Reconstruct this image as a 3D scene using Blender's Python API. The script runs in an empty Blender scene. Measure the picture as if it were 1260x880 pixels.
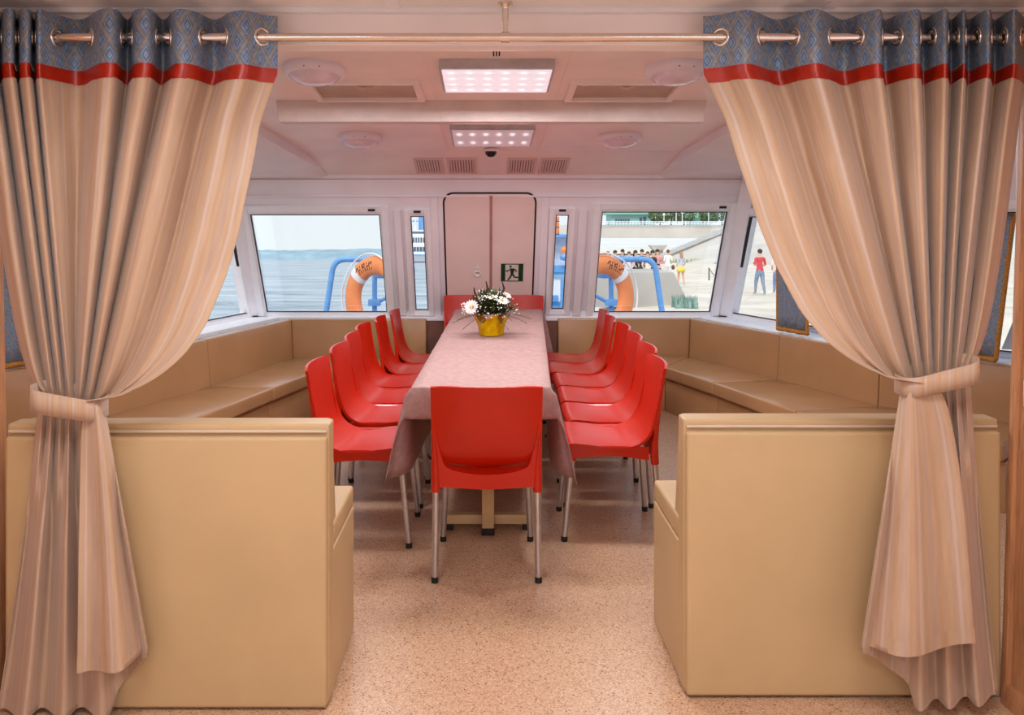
import bpy, bmesh, math, random
from mathutils import Vector, Matrix
random.seed(7)
R = math.radians
# ------------------------------------------------------------------ camera, world, sun, exposure
SC = bpy.context.scene
COL = SC.collection
F, VX, VY, CH = 1000.0, 600.0, 280.0, 1.46     # focal length in pixels, vanishing point, eye height
cam_d = bpy.data.cameras.new('camera'); cam = bpy.data.objects.new('camera', cam_d); COL.objects.link(cam)
cam.location = (0, 0, CH); cam.rotation_euler = (R(90), 0, 0)
cam_d.sensor_width = 36; cam_d.lens = 36 * F / 1260
cam_d.shift_x = (630 - VX) / 1260; cam_d.shift_y = (VY - 440) / 1260
cam_d.clip_start = 0.05; cam_d.clip_end = 5000
SC.camera = cam
W = bpy.data.worlds.new('overcast_sky'); SC.world = W; W.use_nodes = True
nt = W.node_tree; nt.nodes.clear()
wo = nt.nodes.new('ShaderNodeOutputWorld'); bg = nt.nodes.new('ShaderNodeBackground')
tc = nt.nodes.new('ShaderNodeTexCoord'); sx = nt.nodes.new('ShaderNodeSeparateXYZ'); cr = nt.nodes.new('ShaderNodeValToRGB')
cr.color_ramp.elements[0].position = 0.0; cr.color_ramp.elements[0].color = (0.80, 0.87, 0.90, 1)
cr.color_ramp.elements[1].position = 0.7; cr.color_ramp.elements[1].color = (0.66, 0.78, 0.92, 1)
nt.links.new(tc.outputs['Generated'], sx.inputs[0]); nt.links.new(sx.outputs['Z'], cr.inputs[0])
nt.links.new(cr.outputs[0], bg.inputs[0]); bg.inputs[1].default_value = .88
nt.links.new(bg.outputs[0], wo.inputs[0])
sun_d = bpy.data.lights.new('sun', 'SUN'); sun_d.energy = 1.7; sun_d.angle = R(20); sun_d.color = (1, .97, .92)
sun = bpy.data.objects.new('sun', sun_d); COL.objects.link(sun); sun.rotation_euler = (R(38), R(-18), 0); sun.location = (0, 0, 30)
FILL_NEAR, LED_FAR = 12.0, 15.0                  ; ROUND_FILL_W = 6.5   # watts: added unseen saloon fill, cabin panel, added fill under the unlit round lamps
VS = SC.view_settings
VS.view_transform = 'Standard'; VS.look = 'None'; VS.gamma = 1; VS.use_curve_mapping = False; VS.exposure = 0.45

def P(px, py, Y):
    return Vector(((px - VX) * Y / F, Y, CH + (VY - py) * Y / F))

# ------------------------------------------------------------------ materials
def s2l(c):
    return tuple(((v / 255) / 12.92 if v / 255 <= .04045 else ((v / 255 + .055) / 1.055) ** 2.4) for v in c)
MATS = {}
class NB:
    """small node builder"""
    def __init__(s, name):
        s.m = bpy.data.materials.new(name); s.m.use_nodes = True; s.t = s.m.node_tree
        s.b = s.t.nodes['Principled BSDF']; s.out = s.t.nodes['Material Output']
    def n(s, typ, **kw):
        x = s.t.nodes.new(typ)
        for k, v in kw.items(): setattr(x, k, v)
        return x
    def l(s, a, b): s.t.links.new(a, b)
    def math(s, op, a, b=None, c=None):
        x = s.n('ShaderNodeMath', operation=op)
        for i, v in enumerate((a, b, c)):
            if v is None: continue
            if isinstance(v, (int, float)): x.inputs[i].default_value = v
            else: s.l(v, x.inputs[i])
        return x.outputs[0]
    def ramp(s, fac, stops, interp='LINEAR'):
        x = s.n('ShaderNodeValToRGB'); r = x.color_ramp; r.interpolation = interp
        while len(r.elements) > len(stops): r.elements.remove(r.elements[-1])
        while len(r.elements) < len(stops): r.elements.new(0.5)
        for e, (p, c) in zip(r.elements, stops): e.position = p; e.color = (*s2l(c), 1)
        s.l(fac, x.inputs[0]); return x.outputs[0]
    def noise(s, scale, detail=3, vec=None, rough=.5):
        x = s.n('ShaderNodeTexNoise'); x.inputs['Scale'].default_value = scale; x.inputs['Detail'].default_value = detail
        x.inputs['Roughness'].default_value = rough
        if vec is None:
            vec = s.n('ShaderNodeTexCoord').outputs['Object']
        s.l(vec, x.inputs['Vector']); return x.outputs['Fac']
    def bump(s, h, strength=.2, dist=.01):
        x = s.n('ShaderNodeBump'); x.inputs['Strength'].default_value = strength; x.inputs['Distance'].default_value = dist
        s.l(h, x.inputs['Height']); s.l(x.outputs[0], s.b.inputs['Normal'])

def simple(name, rgb, rough=.5, metal=0, var=.06, scale=12, bump=0, bscale=60, bdist=.004, spec=.5, coat=0):
    if name in MATS: return MATS[name]
    k = NB(name)
    lo = tuple(max(0, v * (1 - var)) for v in rgb); hi = tuple(min(255, v * (1 + var)) for v in rgb)
    k.l(k.ramp(k.noise(scale), [(.3, lo), (.7, hi)]), k.b.inputs['Base Color'])
    k.b.inputs['Roughness'].default_value = rough; k.b.inputs['Metallic'].default_value = metal
    k.b.inputs['Specular IOR Level'].default_value = spec
    if coat: k.b.inputs['Coat Weight'].default_value = coat; k.b.inputs['Coat Roughness'].default_value = .15
    if bump: k.bump(k.noise(bscale, 4), bump, bdist)
    MATS[name] = k.m; return k.m

m_ceiling = simple('pale_pink_ceiling_panel', (248, 236, 232), .45, var=.025, scale=2.5, bump=.08, bscale=9, bdist=.01)
m_sideceil = simple('white_ceiling_panel', (242, 236, 234), .45, var=.02, scale=3)
m_wall = simple('white_wall_panel', (244, 241, 247), .4, var=.02, scale=3)
m_pvc = simple('white_pvc_frame', (247, 246, 251), .3, var=.01)
m_beam = simple('painted_steel_beam', (226, 208, 202), .42, var=.04, scale=6, bump=.5, bscale=45, bdist=.006)
m_door = simple('pink_beige_door', (240, 218, 212), .4, var=.015, scale=4)
m_black = simple('black_rubber', (18, 16, 18), .6)
m_dark = simple('dark_recess', (40, 34, 32), .7)
m_redp = simple('red_moulded_plastic', (188, 30, 4), .27, var=.03, scale=5, bump=.04, bscale=400, bdist=.0006, spec=.45)
m_alu = simple('brushed_aluminium', (196, 192, 194), .32, metal=1, var=.03)
m_chrome = simple('polished_chrome', (226, 216, 206), .12, metal=1, var=.01)
m_leather = simple('beige_leatherette', (193, 161, 118), .42, var=.02, scale=3, bump=.12, bscale=320, bdist=.0008, spec=.4)
m_leather2 = simple('tan_leatherette', (180, 136, 95), .20, var=.03, scale=3, bump=.05, bscale=300, bdist=.0006, spec=.6)
m_piping = simple('pale_piping', (206, 182, 156), .35, var=.02)
m_ribbon = simple('red_satin_ribbon', (166, 36, 12), .35, var=.06, scale=30, spec=.5)
m_gold = simple('gold_fringe', (176, 118, 40), .6, var=.25, scale=160, bump=.8, bscale=200, bdist=.004)
m_brown = simple('brown_panel', (120, 80, 66), .5, var=.06, scale=8)
m_tabmetal = simple('beige_painted_metal', (206, 174, 128), .45, var=.03)
m_white = simple('white_plastic', (236, 234, 234), .35, var=.01)
m_sheer = simple('white_sheer_cloth', (232, 230, 234), .8, var=.03)
m_vent = simple('pink_vent_grille', (222, 198, 192), .45, var=.01)
m_hatch = simple('brown_tinted_hatch', (176, 150, 128), .25, var=.05, scale=6)
m_lampbase = simple('lilac_lamp_ring', (240, 232, 244), .35, var=.01)
m_orange = simple('orange_lifebuoy', (255, 146, 86), .5, var=.04, scale=9)  # lightened: overexposure and glass glare are put into the colour
m_buoywhite = simple('white_lifebuoy_band', (244, 240, 238), .5, var=.02)
m_blue = simple('blue_painted_steel', (104, 166, 222), .4, var=.04)  # paler than the paint itself, with the outdoor glare mixed in
m_ink = simple('dark_lettering', (70, 44, 40), .6)
m_signgreen = simple('sign_green', (14, 60, 34), .5, var=.03)
m_signwhite = simple('sign_white', (226, 214, 206), .5, var=.01)
m_leafg = simple('dark_green_foliage', (62, 76, 34), .55, var=.35, scale=60)
m_fern = simple('olive_fern', (92, 92, 52), .6, var=.3, scale=50)
m_petal = simple('white_petal', (244, 240, 238), .6, var=.02)
m_yolk = simple('yellow_flower_centre', (226, 170, 30), .7, var=.1)
m_spike = simple('dark_red_brown_spike', (66, 34, 34), .7, var=.2)

def mat_floor():
    k = NB('speckled_linoleum')
    v = k.n('ShaderNodeTexVoronoi'); v.inputs['Scale'].default_value = 260
    tcn = k.n('ShaderNodeTexCoord'); k.l(tcn.outputs['Object'], v.inputs['Vector'])
    sp = k.n('ShaderNodeSeparateColor'); k.l(v.outputs['Color'], sp.inputs[0])
    base = k.ramp(sp.outputs[0], [(0, (136, 98, 76)), (.10, (178, 136, 104)), (.45, (196, 156, 124)), (.85, (205, 167, 136)), (1, (217, 190, 164))])
    v2 = k.n('ShaderNodeTexVoronoi'); v2.inputs['Scale'].default_value = 95; k.l(tcn.outputs['Object'], v2.inputs['Vector'])
    sp2 = k.n('ShaderNodeSeparateColor'); k.l(v2.outputs['Color'], sp2.inputs[0])
    near = k.math('LESS_THAN', v2.outputs['Distance'], .32)
    few = k.math('MULTIPLY', near, k.math('GREATER_THAN', sp2.outputs[1], .86))
    mx = k.n('ShaderNodeMixRGB'); k.l(few, mx.inputs[0]); k.l(base, mx.inputs[1]); mx.inputs[2].default_value = (*s2l((128, 80, 58)), 1)
    k.l(mx.outputs[0], k.b.inputs['Base Color']); k.b.inputs['Roughness'].default_value = .34
    k.bump(k.noise(30, 3), .05, .003)
    return k.m
m_floor = mat_floor()
def mat_wood(name, rgb):
    k = NB(name)
    tcn = k.n('ShaderNodeTexCoord'); mp = k.n('ShaderNodeMapping'); mp.inputs['Scale'].default_value = (26, 26, 1.3)
    k.l(tcn.outputs['Object'], mp.inputs[0])
    f = k.noise(5, 6, mp.outputs[0], .65)
    d = tuple(v * .80 for v in rgb); h = tuple(min(255, v * 1.1) for v in rgb)
    k.l(k.ramp(f, [(.3, d), (.5, rgb), (.75, h)]), k.b.inputs['Base Color']); k.b.inputs['Roughness'].default_value = .42
    return k.m
m_wood = mat_wood('warm_beech_laminate', (190, 134, 92))
def mat_drape():
    k = NB('striped_peach_drape')
    uv = k.n('ShaderNodeTexCoord').outputs['UV']; sp = k.n('ShaderNodeSeparateXYZ'); k.l(uv, sp.inputs[0])
    u = sp.outputs[0]; v = sp.outputs[1]
    cb = k.n('ShaderNodeCombineXYZ'); k.l(k.math('MULTIPLY', u, 9.0), cb.inputs[0])
    s1 = k.noise(1.6, 2, cb.outputs[0], .6)
    col = k.ramp(s1, [(.30, (188, 153, 126)), (.40, (196, 163, 132)), (.46, (190, 162, 143)), (.52, (198, 165, 132)), (.60, (190, 153, 126)), (.68, (200, 177, 160))])
    cb2 = k.n('ShaderNodeCombineXYZ'); k.l(k.math('MULTIPLY', u, 60.0), cb2.inputs[0]); k.l(k.math('MULTIPLY', v, 7.0), cb2.inputs[1])
    mo = k.noise(1, 4, cb2.outputs[0], .6)
    tint = k.ramp(mo, [(.3, (240, 236, 235)), (.7, (255, 255, 255))])
    # thin pale pin stripes
    fr = k.math('FRACT', k.math('MULTIPLY', u, 8.7)); pin = k.math('LESS_THAN', k.math('ABSOLUTE', k.math('SUBTRACT', fr, .5)), .045)
    mx = k.n('ShaderNodeMixRGB', blend_type='MULTIPLY'); mx.inputs[0].default_value = 1; k.l(col, mx.inputs[1]); k.l(tint, mx.inputs[2])
    mx2 = k.n('ShaderNodeMixRGB'); k.l(k.math('MULTIPLY', pin, .4), mx2.inputs[0]); k.l(mx.outputs[0], mx2.inputs[1]); mx2.inputs[2].default_value = (*s2l((204, 188, 180)), 1)
    k.l(mx2.outputs[0], k.b.inputs['Base Color']); k.b.inputs['Roughness'].default_value = .55
    k.b.inputs['Sheen Weight'].default_value = .25; k.b.inputs['Sheen Roughness'].default_value = .4
    return k.m
m_drape = mat_drape()
def mat_diamond(name='blue_gold_diamond_brocade', cell=(.062, .088)):
    k = NB(name)
    uv = k.n('ShaderNodeTexCoord').outputs['UV']; sp = k.n('ShaderNodeSeparateXYZ'); k.l(uv, sp.inputs[0])
    a = k.math('ABSOLUTE', k.math('SUBTRACT', k.math('FRACT', k.math('DIVIDE', sp.outputs[0], cell[0])), .5))
    b = k.math('ABSOLUTE', k.math('SUBTRACT', k.math('FRACT', k.math('DIVIDE', sp.outputs[1], cell[1])), .5))
    d = k.math('ADD', a, b)                       # 0 in a diamond's middle, .5 on its rim, 1 in the next one's middle
    d = k.math('SUBTRACT', .5, k.math('ABSOLUTE', k.math('SUBTRACT', d, .5)))   # .5 on the lattice, 0 in every centre
    col = k.ramp(d, [(0, (150, 176, 204)), (.06, (100, 128, 160)), (.10, (176, 196, 214)), (.13, (98, 124, 156)), (.24, (112, 138, 168)), (.28, (176, 192, 208)),
                     (.31, (96, 120, 152)), (.37, (116, 138, 164)), (.39, (182, 168, 140)), (.41, (110, 130, 152)), (.445, (112, 130, 150)), (.465, (196, 178, 142)), (.485, (124, 134, 146)), (.5, (186, 172, 142))])
    nz = k.noise(70, 3); t = k.ramp(nz, [(.3, (205, 205, 215)), (.7, (255, 255, 255))])
    mx = k.n('ShaderNodeMixRGB', blend_type='MULTIPLY'); mx.inputs[0].default_value = 1; k.l(col, mx.inputs[1]); k.l(t, mx.inputs[2])
    k.l(mx.outputs[0], k.b.inputs['Base Color']); k.b.inputs['Roughness'].default_value = .5
    k.bump(d, .3, .003)
    return k.m
m_diamond = mat_diamond()
def mat_cloth():
    k = NB('dusty_pink_damask_cloth')
    f = k.noise(38, 5, None, .6); f2 = k.noise(420, 2)
    k.l(k.ramp(f, [(.35, (160, 122, 118)), (.65, (176, 140, 135))]), k.b.inputs['Base Color'])
    k.b.inputs['Roughness'].default_value = .7
    k.bump(f2, .25, .0015)
    return k.m
m_cloth = mat_cloth()
def mat_glass():
    k = NB('window_glass'); tr = k.n('ShaderNodeBsdfTransparent'); gl = k.n('ShaderNodeBsdfGlossy'); gl.inputs['Roughness'].default_value = .03
    tr.inputs[0].default_value = (.97, .98, .985, 1)
    mx = k.n('ShaderNodeMixShader'); mx.inputs[0].default_value = .05
    k.l(tr.outputs[0], mx.inputs[1]); k.l(gl.outputs[0], mx.inputs[2]); k.l(mx.outputs[0], k.out.inputs[0])
    return k.m
m_glass = mat_glass()
def mat_wrap():
    k = NB('yellow_cellophane'); k.l(k.ramp(k.noise(30, 3), [(.3, (232, 176, 0)), (.7, (255, 220, 30))]), k.b.inputs['Base Color'])
    k.b.inputs['Roughness'].default_value = .12; k.b.inputs['Transmission Weight'].default_value = .35; k.b.inputs['IOR'].default_value = 1.15
    return k.m
m_wrap = mat_wrap()
def mat_led(name, nx, ny, base, dots):
    """lamp diffuser: glow with a brighter spot over each diode; UV runs 0..1 over the panel"""
    k = NB(name); uv = k.n('ShaderNodeTexCoord').outputs['UV']; sp = k.n('ShaderNodeSeparateXYZ'); k.l(uv, sp.inputs[0])
    a = k.math('SUBTRACT', k.math('FRACT', k.math('MULTIPLY', sp.outputs[0], nx)), .5)
    b = k.math('SUBTRACT', k.math('FRACT', k.math('MULTIPLY', sp.outputs[1], ny)), .5)
    r = k.math('ADD', k.math('MULTIPLY', a, a), k.math('MULTIPLY', k.math('MULTIPLY', b, b), 1.4))
    g = k.math('POWER', 2.718, k.math('MULTIPLY', r, -26.0))
    st = k.math('ADD', base, k.math('MULTIPLY', g, dots))
    k.b.inputs['Base Color'].default_value = (*s2l((226, 212, 222)), 1); k.b.inputs['Roughness'].default_value = .4
    k.b.inputs['Emission Color'].default_value = (.97, .93, 1, 1); k.l(st, k.b.inputs['Emission Strength'])
    return k.m
m_led_on = mat_led('lit_led_diffuser', 6, 4, .42, .40)
m_led_dim = mat_led('dim_led_diffuser', 6, 2, .10, .55)
def mat_sea():
    k = NB('choppy_grey_water')
    tcn = k.n('ShaderNodeTexCoord'); mp = k.n('ShaderNodeMapping'); mp.inputs['Scale'].default_value = (.10, .30, 1); k.l(tcn.outputs['Object'], mp.inputs[0])
    f = k.noise(.9, 6, mp.outputs[0], .65)
    k.l(k.ramp(f, [(.36, (92, 108, 120)), (.48, (160, 174, 184)), (.66, (196, 206, 212))]), k.b.inputs['Base Color'])
    k.b.inputs['Roughness'].default_value = .35; k.bump(f, .9, .35)
    return k.m
m_sea = mat_sea()
m_sand = simple('pale_sand', (226, 212, 194), .9, var=.07, scale=.5, bump=.6, bscale=1.6, bdist=.15)
m_conc = simple('pale_concrete', (210, 200, 188), .85, var=.05, scale=.25)
m_conc2 = simple('weathered_concrete', (186, 180, 172), .85, var=.08, scale=.5)
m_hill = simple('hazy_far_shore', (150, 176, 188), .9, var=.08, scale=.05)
m_tree = simple('tree_leaves', (106, 134, 92), .7, var=.3, scale=1.5)
m_bark = simple('bark', (110, 90, 76), .8)
m_grass = simple('dry_grass', (150, 160, 96), .8, var=.2)
m_mint = simple('mint_building', (176, 214, 206), .7, var=.03)
m_win = simple('dark_window', (96, 110, 124), .2)
m_roofg = simple('green_roof', (150, 206, 176), .6)

# ------------------------------------------------------------------ object helpers
def link(o):
    COL.objects.link(o); return o
def setp(o, parent):
    if parent is not None:
        o.parent = parent; o.matrix_parent_inverse = parent.matrix_basis.inverted()
def tag(o, label=None, cat=None, group=None, kind=None):
    if label: o['label'] = label
    if cat: o['category'] = cat
    if group: o['group'] = group
    if kind: o['kind'] = kind
    return o
def thing(name, loc, label, cat, group=None, kind=None, rz=0):
    e = link(bpy.data.objects.new(name, None)); e.location = loc; e.rotation_euler = (0, 0, rz); e.empty_display_size = .1
    return tag(e, label, cat, group, kind)
def finish(name, bm, mat, parent=None, smooth=False, uv=False):
    me = bpy.data.meshes.new(name); bm.normal_update(); bm.to_mesh(me); bm.free()
    for m in (mat if isinstance(mat, (list, tuple)) else [mat]): me.materials.append(m)
    if smooth:
        for p in me.polygons: p.use_smooth = True
    o = link(bpy.data.objects.new(name, me)); setp(o, parent); return o
def frompy(name, vs, fs, mat, parent=None, smooth=False, uvs=None):
    me = bpy.data.meshes.new(name); me.from_pydata([tuple(v) for v in vs], [], fs); me.update()
    for m in (mat if isinstance(mat, (list, tuple)) else [mat]): me.materials.append(m)
    if uvs is not None:
        ul = me.uv_layers.new(name='UVMap')
        for lp in me.loops: ul.data[lp.index].uv = uvs[lp.vertex_index]
    if smooth:
        for p in me.polygons: p.use_smooth = True
    o = link(bpy.data.objects.new(name, me)); setp(o, parent); return o
def smooth_angle(o, deg=40):
    me = o.data
    for p in me.polygons: p.use_smooth = True
    bm = bmesh.new(); bm.from_mesh(me)
    for e in bm.edges:
        if len(e.link_faces) == 2 and e.calc_face_angle(0) > R(deg): e.smooth = False
    bm.to_mesh(me); bm.free(); return o
def bevel_bm(bm, w, seg=2):
    if w > 0: bmesh.ops.bevel(bm, geom=bm.edges[:], offset=w, segments=seg, profile=.6, affect='EDGES', clamp_overlap=True)
def hexa(bm, c8):
    """c8: bottom 4 then top 4, same winding"""
    vs = [bm.verts.new(c) for c in c8]
    for f in ((0, 1, 2, 3), (7, 6, 5, 4), (0, 4, 5, 1), (1, 5, 6, 2), (2, 6, 7, 3), (3, 7, 4, 0)):
        bm.faces.new([vs[i] for i in f])
def fixn(bm): bmesh.ops.recalc_face_normals(bm, faces=bm.faces[:])
def hex_obj(name, c8, mat, parent=None, bev=0, seg=2):
    bm = bmesh.new(); hexa(bm, c8); fixn(bm); bevel_bm(bm, bev, seg); o = finish(name, bm, mat, parent)
    return smooth_angle(o, 50) if bev else o
def box8(lo, hi):
    (x0, y0, z0), (x1, y1, z1) = lo, hi
    return [(x0, y0, z0), (x1, y0, z0), (x1, y1, z0), (x0, y1, z0), (x0, y0, z1), (x1, y0, z1), (x1, y1, z1), (x0, y1, z1)]
def box(name, lo, hi, mat, parent=None, bev=0, seg=2): return hex_obj(name, box8(lo, hi), mat, parent, bev, seg)
def poly8(pts, z0, z1): return [(x, y, z0) for x, y in pts] + [(x, y, z1) for x, y in pts]
def tube_bm(bm, pts, r, n=10, cap=True, closed=False):
    pts = [Vector(p) for p in pts]; N = len(pts); rs = r if isinstance(r, (list, tuple)) else [r] * N
    rings = []; up = None
    for i, p in enumerate(pts):
        t = (pts[(i + 1) % N] - pts[i - 1]) if closed else (pts[min(i + 1, N - 1)] - pts[max(i - 1, 0)])
        t.normalize()
        if up is None:
            up = Vector((0, 0, 1)) if abs(t.z) < .9 else Vector((1, 0, 0))
        a = t.cross(up)
        if a.length < 1e-5: a = t.cross(Vector((0, 1, 0)))
        a.normalize(); b = a.cross(t).normalized(); up = b
        rings.append([bm.verts.new(p + rs[i] * (math.cos(2 * math.pi * k / n) * a + math.sin(2 * math.pi * k / n) * b)) for k in range(n)])
    for i in range(N if closed else N - 1):
        A, B = rings[i], rings[(i + 1) % N]
        for k in range(n): bm.faces.new((A[k], A[(k + 1) % n], B[(k + 1) % n], B[k]))
    if cap and not closed:
        bm.faces.new(rings[0][::-1]); bm.faces.new(rings[-1])
def tube(name, pts, r, mat, parent=None, n=10, closed=False):
    bm = bmesh.new(); tube_bm(bm, pts, r, n, True, closed); fixn(bm); return smooth_angle(finish(name, bm, mat, parent), 50)
def lathe_bm(bm, prof, n=32, M=None):
    rings = []
    for r, z in prof:
        if r < 1e-6: rings.append([bm.verts.new((0, 0, z))])
        else: rings.append([bm.verts.new((r * math.cos(2 * math.pi * k / n), r * math.sin(2 * math.pi * k / n), z)) for k in range(n)])
    for A, B in zip(rings, rings[1:]):
        for k in range(n):
            a, a2 = A[k % len(A)], A[(k + 1) % len(A)]; b, b2 = B[k % len(B)], B[(k + 1) % len(B)]
            f = []
            for v in (a, a2, b2, b):
                if v not in f: f.append(v)
            if len(f) > 2: bm.faces.new(f)
    if M is not None: bmesh.ops.transform(bm, matrix=M, verts=bm.verts[:])
def lathe(name, prof, mat, parent=None, n=32, M=None, ang=45):
    bm = bmesh.new(); lathe_bm(bm, prof, n, M); fixn(bm); return smooth_angle(finish(name, bm, mat, parent), ang)
def catmull(p, t):
    """p: list of tuples, t in segments"""
    i = min(int(t), len(p) - 2); f = t - i
    a, b, c, d = p[max(i - 1, 0)], p[i], p[i + 1], p[min(i + 2, len(p) - 1)]
    return tuple(.5 * (2 * B + (C - A) * f + (2 * A - 5 * B + 4 * C - D) * f * f + (3 * B - A - 3 * C + D) * f ** 3) for A, B, C, D in zip(a, b, c, d))
def keys(ks, x):
    if x <= ks[0][0]: return ks[0][1]
    for (a, va), (b, vb) in zip(ks, ks[1:]):
        if x <= b: return va + (vb - va) * (x - a) / (b - a)
    return ks[-1][1]
def sstep(a, b, x):
    t = min(1, max(0, (x - a) / (b - a))); return t * t * (3 - 2 * t)

# ------------------------------------------------------------------ the cabin shell
LEAN, ZS = .6, .734                       # walls lean inwards above the sill
def shear(x, y, z): return (x, y - LEAN * max(0, z - ZS), z)
WR = [(2.06, 7.05), (2.62, 5.30), (3.30, 4.50), (3.30, 2.62)]
WL = [(-2.03, 7.05), (-2.50, 5.15), (-3.05, 4.30), (-3.05, 2.62)]
WTOP = 1.90
class Seg:
    """a wall segment with its own (s, h, d) frame; d > 0 is towards the room"""
    def __init__(s, A, B):
        s.A, s.B = Vector(A), Vector(B); s.L = (s.B - s.A).length; s.t = (s.B - s.A) / s.L
        n = Vector((-s.t.y, s.t.x)); mid = (s.A + s.B) / 2
        if n.dot(Vector((0, 4.5)) - mid) < 0: n = -n
        s.n = n
    def M(s, a, h, d=0):
        p = s.A + s.t * a + s.n * d
        return shear(p.x, p.y, h)
    def prism(s, bm, a0, a1, h0, h1, d0, d1):
        hexa(bm, [s.M(a0, h0, d0), s.M(a1, h0, d0), s.M(a1, h0, d1), s.M(a0, h0, d1), s.M(a0, h1, d0), s.M(a1, h1, d0), s.M(a1, h1, d1), s.M(a0, h1, d1)])
def wall(name, seg, h0, h1, openings, mat, label, t=.07):
    bm = bmesh.new()
    ss = sorted({0, seg.L} | {o[0] for o in openings} | {o[1] for o in openings})
    hs = sorted({h0, h1, ZS} | {o[2] for o in openings} | {o[3] for o in openings})
    for a0, a1 in zip(ss, ss[1:]):
        for b0, b1 in zip(hs, hs[1:]):
            am, bmid = (a0 + a1) / 2, (b0 + b1) / 2
            if any(o[0] < am < o[1] and o[2] < bmid < o[3] for o in openings): continue
            seg.prism(bm, a0, a1, b0, b1, -t, 0)
    bmesh.ops.remove_doubles(bm, verts=bm.verts[:], dist=1e-4)
    fixn(bm); o = finish(name, bm, mat); return tag(o, label, 'wall', kind='structure')
def ring_bar(seg, bm, o, w, d0, d1):
    a0, a1, b0, b1 = o
    seg.prism(bm, a0 - w, a0, b0 - w, b1 + w, d0, d1); seg.prism(bm, a1, a1 + w, b0 - w, b1 + w, d0, d1)
    seg.prism(bm, a0, a1, b0 - w, b0, d0, d1); seg.prism(bm, a0, a1, b1, b1 + w, d0, d1)
def window(n, seg, o, label, fw=.055, latch=None):
    a0, a1, b0, b1 = o
    base = seg.M((a0 + a1) / 2, b0, 0)
    e = thing('window_%d' % n, base, label, 'window', kind='structure')
    bm = bmesh.new(); ring_bar(seg, bm, o, fw, -.05, .022); fixn(bm); bevel_bm(bm, .004, 1); finish('frame', bm, m_pvc, e)
    bm = bmesh.new(); ring_bar(seg, bm, (a0 + .014, a1 - .014, b0 + .014, b1 - .014), .014, -.045, .012); fixn(bm); finish('sash', bm, m_pvc, e)
    bm = bmesh.new(); ring_bar(seg, bm, (a0 + .020, a1 - .020, b0 + .020, b1 - .020), .006, -.008, .018); fixn(bm); finish('gasket', bm, m_black, e)
    bm = bmesh.new(); seg.prism(bm, a0 + .016, a1 - .016, b0 + .016, b1 - .016, -.030, -.024); fixn(bm); finish('pane', bm, m_glass, e)
    if latch is not None:
        bm = bmesh.new(); seg.prism(bm, latch - .028, latch + .028, b1 + .012, b1 + .03, .02, .03); fixn(bm); finish('vent_cover', bm, m_dark, e)
    return e
# far (front) wall: coordinate a = X - XL
XL = WL[0][0]
front = Seg(WL[0], WR[0])
ax = lambda x: x - XL
win_a = (ax(-1.925), ax(-.855), .715, 1.578); win_b = (ax(.905), ax(1.94), .715, 1.60)
slit_a = (ax(-.635), ax(-.50), .735, 1.565); slit_b = (ax(.537), ax(.667), .745, 1.575)
door_o = (ax(-.358), ax(.392), 0.0, 1.74)
wall('wall_front', front, 0, WTOP, [win_a, win_b, slit_a, slit_b, door_o], m_wall, 'white front wall with windows either side of the pink door')
segR = [Seg(WR[i], WR[i + 1]) for i in range(3)]
segL = [Seg(WL[i], WL[i + 1]) for i in range(3)]
for side, segs in (('right', segR), ('left', segL)):
    for i, sg in enumerate(segs):
        op = [(.10, sg.L - .10, .715, 1.56)] if i < 2 else []
        where = ('beside the front corner', 'behind the gathered curtain', 'hidden beyond the curtain')[i]
        wall('wall_%s' % side, sg, 0, WTOP, op, m_wall, 'white %s side wall %s' % (side, where))
        if op: window({('right', 0): 5, ('right', 1): 6, ('left', 0): 7, ('left', 1): 8}[(side, i)], sg, op[0],
                      'white framed %s side window %s' % (side, ('next to the front corner', 'behind the gathered curtain')[i]))
window(1, front, win_a, 'large white framed front window showing open water', latch=ax(-.93))
window(2, front, slit_a, 'narrow slit window left of the door', .04, latch=ax(-.565))
window(3, front, slit_b, 'narrow slit window right of the door', .04, latch=ax(.60))
window(4, front, win_b, 'large white framed front window showing the sandy shore', latch=ax(1.88))
# vertical trims and header trim on the front wall
def wtrim(n, a0, a1, h0, h1, d1, label, mat=m_wall):
    bm = bmesh.new(); front.prism(bm, a0, a1, h0, h1, 0, d1); fixn(bm); bevel_bm(bm, .003, 1)
    tag(finish('trim_%d' % n, bm, mat), label, 'trim', kind='structure')
wtrim(1, ax(-.755), ax(-.70), .70, 1.60, .03, 'white vertical post between left slit window and large window')
wtrim(2, ax(.735), ax(.80), .70, 1.60, .03, 'white vertical post between right slit window and large window')
wtrim(3, 0.0, front.L, 1.70, 1.715, .016, 'thin white header moulding above the front windows')
wtrim(4, 0.02, front.L - .02, 1.839, 1.843, .004, 'thin dark joint line under the ceiling on the front wall', simple('grey_joint', (130, 108, 106), .6))
wtrim(5, ax(-.46), ax(-.40), .70, 1.70, .008, 'white upright left of the door')
wtrim(6, ax(.43), ax(.49), .70, 1.70, .008, 'white upright right of the door')
# corner posts
for n, (c, lab) in ((7, (WR[0], 'white slanted corner post right of the large shore window')), (8, (WL[0], 'white slanted corner post left of the large water window'))):
    sgn = 1 if c[0] > 0 else -1
    b = [(c[0] - sgn * .07, c[1] - .02), (c[0] + sgn * .02, c[1] - .10), (c[0] + sgn * .05, c[1] + .02), (c[0], c[1] + .05)]
    vs = [shear(x, y, .70) for x, y in b] + [shear(x, y, WTOP - .02) for x, y in b]
    tag(hex_obj('trim_%d' % n, vs, m_pvc, None, .006), lab, 'trim', kind='structure')
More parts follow.
